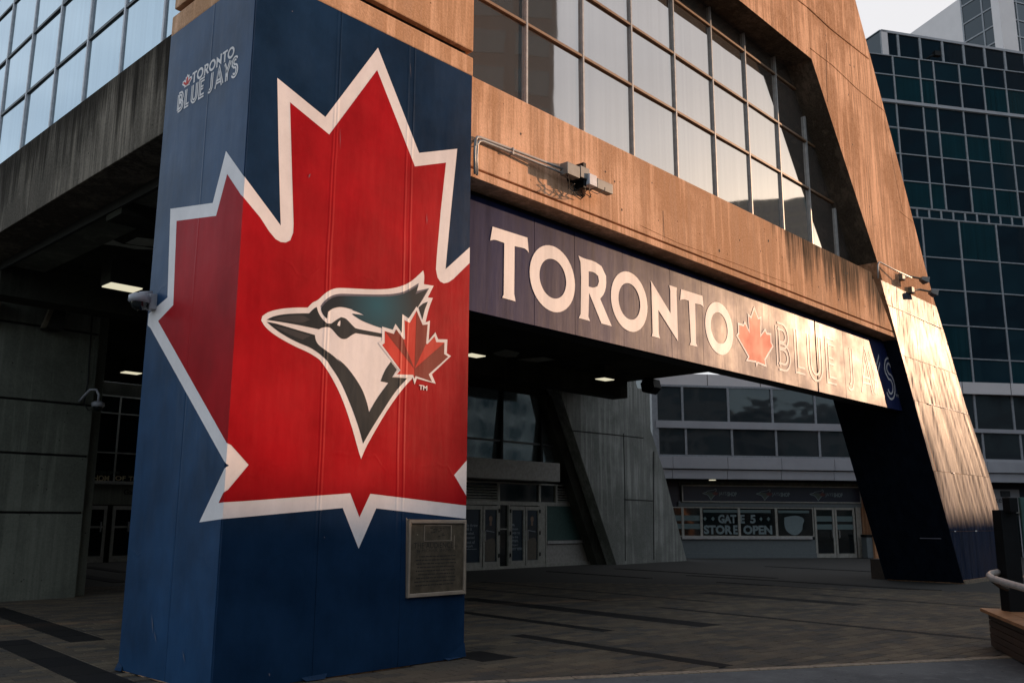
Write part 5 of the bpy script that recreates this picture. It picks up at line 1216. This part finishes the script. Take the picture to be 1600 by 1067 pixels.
# ------------------------------------------------------------ unseen city blocks across the street (some mirrored in the glass; two added to shade the plaza)
def block(name, lab, cat, F, u0, u1, h, dep, fl=3.6, bay=4.0, wall='block'):
    t = thing(name, lab, cat, F.pt((u0+u1)/2, 0))
    MB().fbox(F, u0, u1, -.05, h, -dep, 0).build('wall', M[wall], t)
    n = int((u1-u0)/bay); k = int(h/fl); pane = None; cnt = 0; m = MB()
    for i in range(n):
        for j in range(k):
            a = u0+(i+.12)*bay; z = .8+j*fl; m.fbox(F, a, a+bay*.76, z, z+fl*.62, -.02, .05)
    o = m.build('window_grid', M['block_glass'], t)
    o['kind'] = 'stuff'
    return t
cA = Vector((20, 9, 0))+Vector((math.cos(SUN_AZ), math.sin(SUN_AZ), 0))*84
FA = Frame(cA.x, cA.y, math.degrees(SUN_AZ)-90, True)
if (CP-FA.o).dot(FA.n) < 0: FA.n = -FA.n
TS = math.tan(SUN_EL)
def roof(q, T): return T+84*TS-(q/.358)*.934*TS  # roof height that puts the shadow edge at a chosen height
ob = thing('shadow_block', 'unseen block across the street, roof stepped to shape the sun shadow on the plaza', 'building', FA.pt(-10, 0))
sgn = 1 if FA.d.dot(Vector((.358, .934, 0))) > 0 else -1
prof = [(-60, 0), (-60, roof(-17, 2)), (-17, roof(-17, 2)), (-4.3, roof(-4.3, 2)), (-4.0, roof(-4, 4.3)), (2.6, roof(2.6, 4.3)), (2.9, roof(2.9, 2)), (4.9, roof(4.9, 2)), (4.9, 0)]  # stepped so the sun stops at set heights on pillar, sign and leg
MB().prism(FA, [(a_*sgn, b_) for a_, b_ in prof], 0, -14).build('wall', M['block_pale'], ob)
m = MB()
for i in range(15):
    for j in range(7):
        q_ = -58+i*4.2; z = 1+j*3.5
        if z+2.3 < roof(max(-17, min(q_+3.3, 3.6)), 2)-.6: m.fbox(FA, sgn*q_, sgn*(q_+3.2), z, z+2.2, -.02, .05)
m.build('window_grid', M['block_glass'], ob)['kind'] = 'stuff'
block('shadow_block', 'taller unseen flat-roofed block added across the street to keep sun off the plaza', 'building', FA, min(5.4*sgn, 50*sgn), max(5.4*sgn, 50*sgn), 30, 14)  # unseen block added to stop sun passing right of the leg
def blk(az, dist, halfw, h, lab, wall='block'):
    c = Vector((14, 9.8, 0))+Vector((math.cos(R(az)), math.sin(R(az)), 0))*dist; F = Frame(c.x, c.y, az-90, True)
    if (CP-F.o).dot(F.n) < 0: F.n = -F.n
    block('city_tower', lab, 'building', F, -halfw, halfw, h, 20, wall=wall)
blk(-27.25, 260, 17, 99, 'slim tower across the street mirrored low in the right end of the window row', 'block_teal')
blk(-52, 60, 10.5, 75, 'tall tower across the street mirrored in the windows beside the blue pillar')
blk(-75, 55, 14, 15, 'pale mid-rise block across the street, nearest the planter side', 'block_pale')
blk(-105, 45, 20, 22, 'wide pale mid-rise block behind the camera on the street side', 'block_pale')
blk(-140, 60, 22, 14, 'low block behind the camera on the left side of the street')
for o in bpy.data.objects:
    if 'wl' in o: del o['wl']
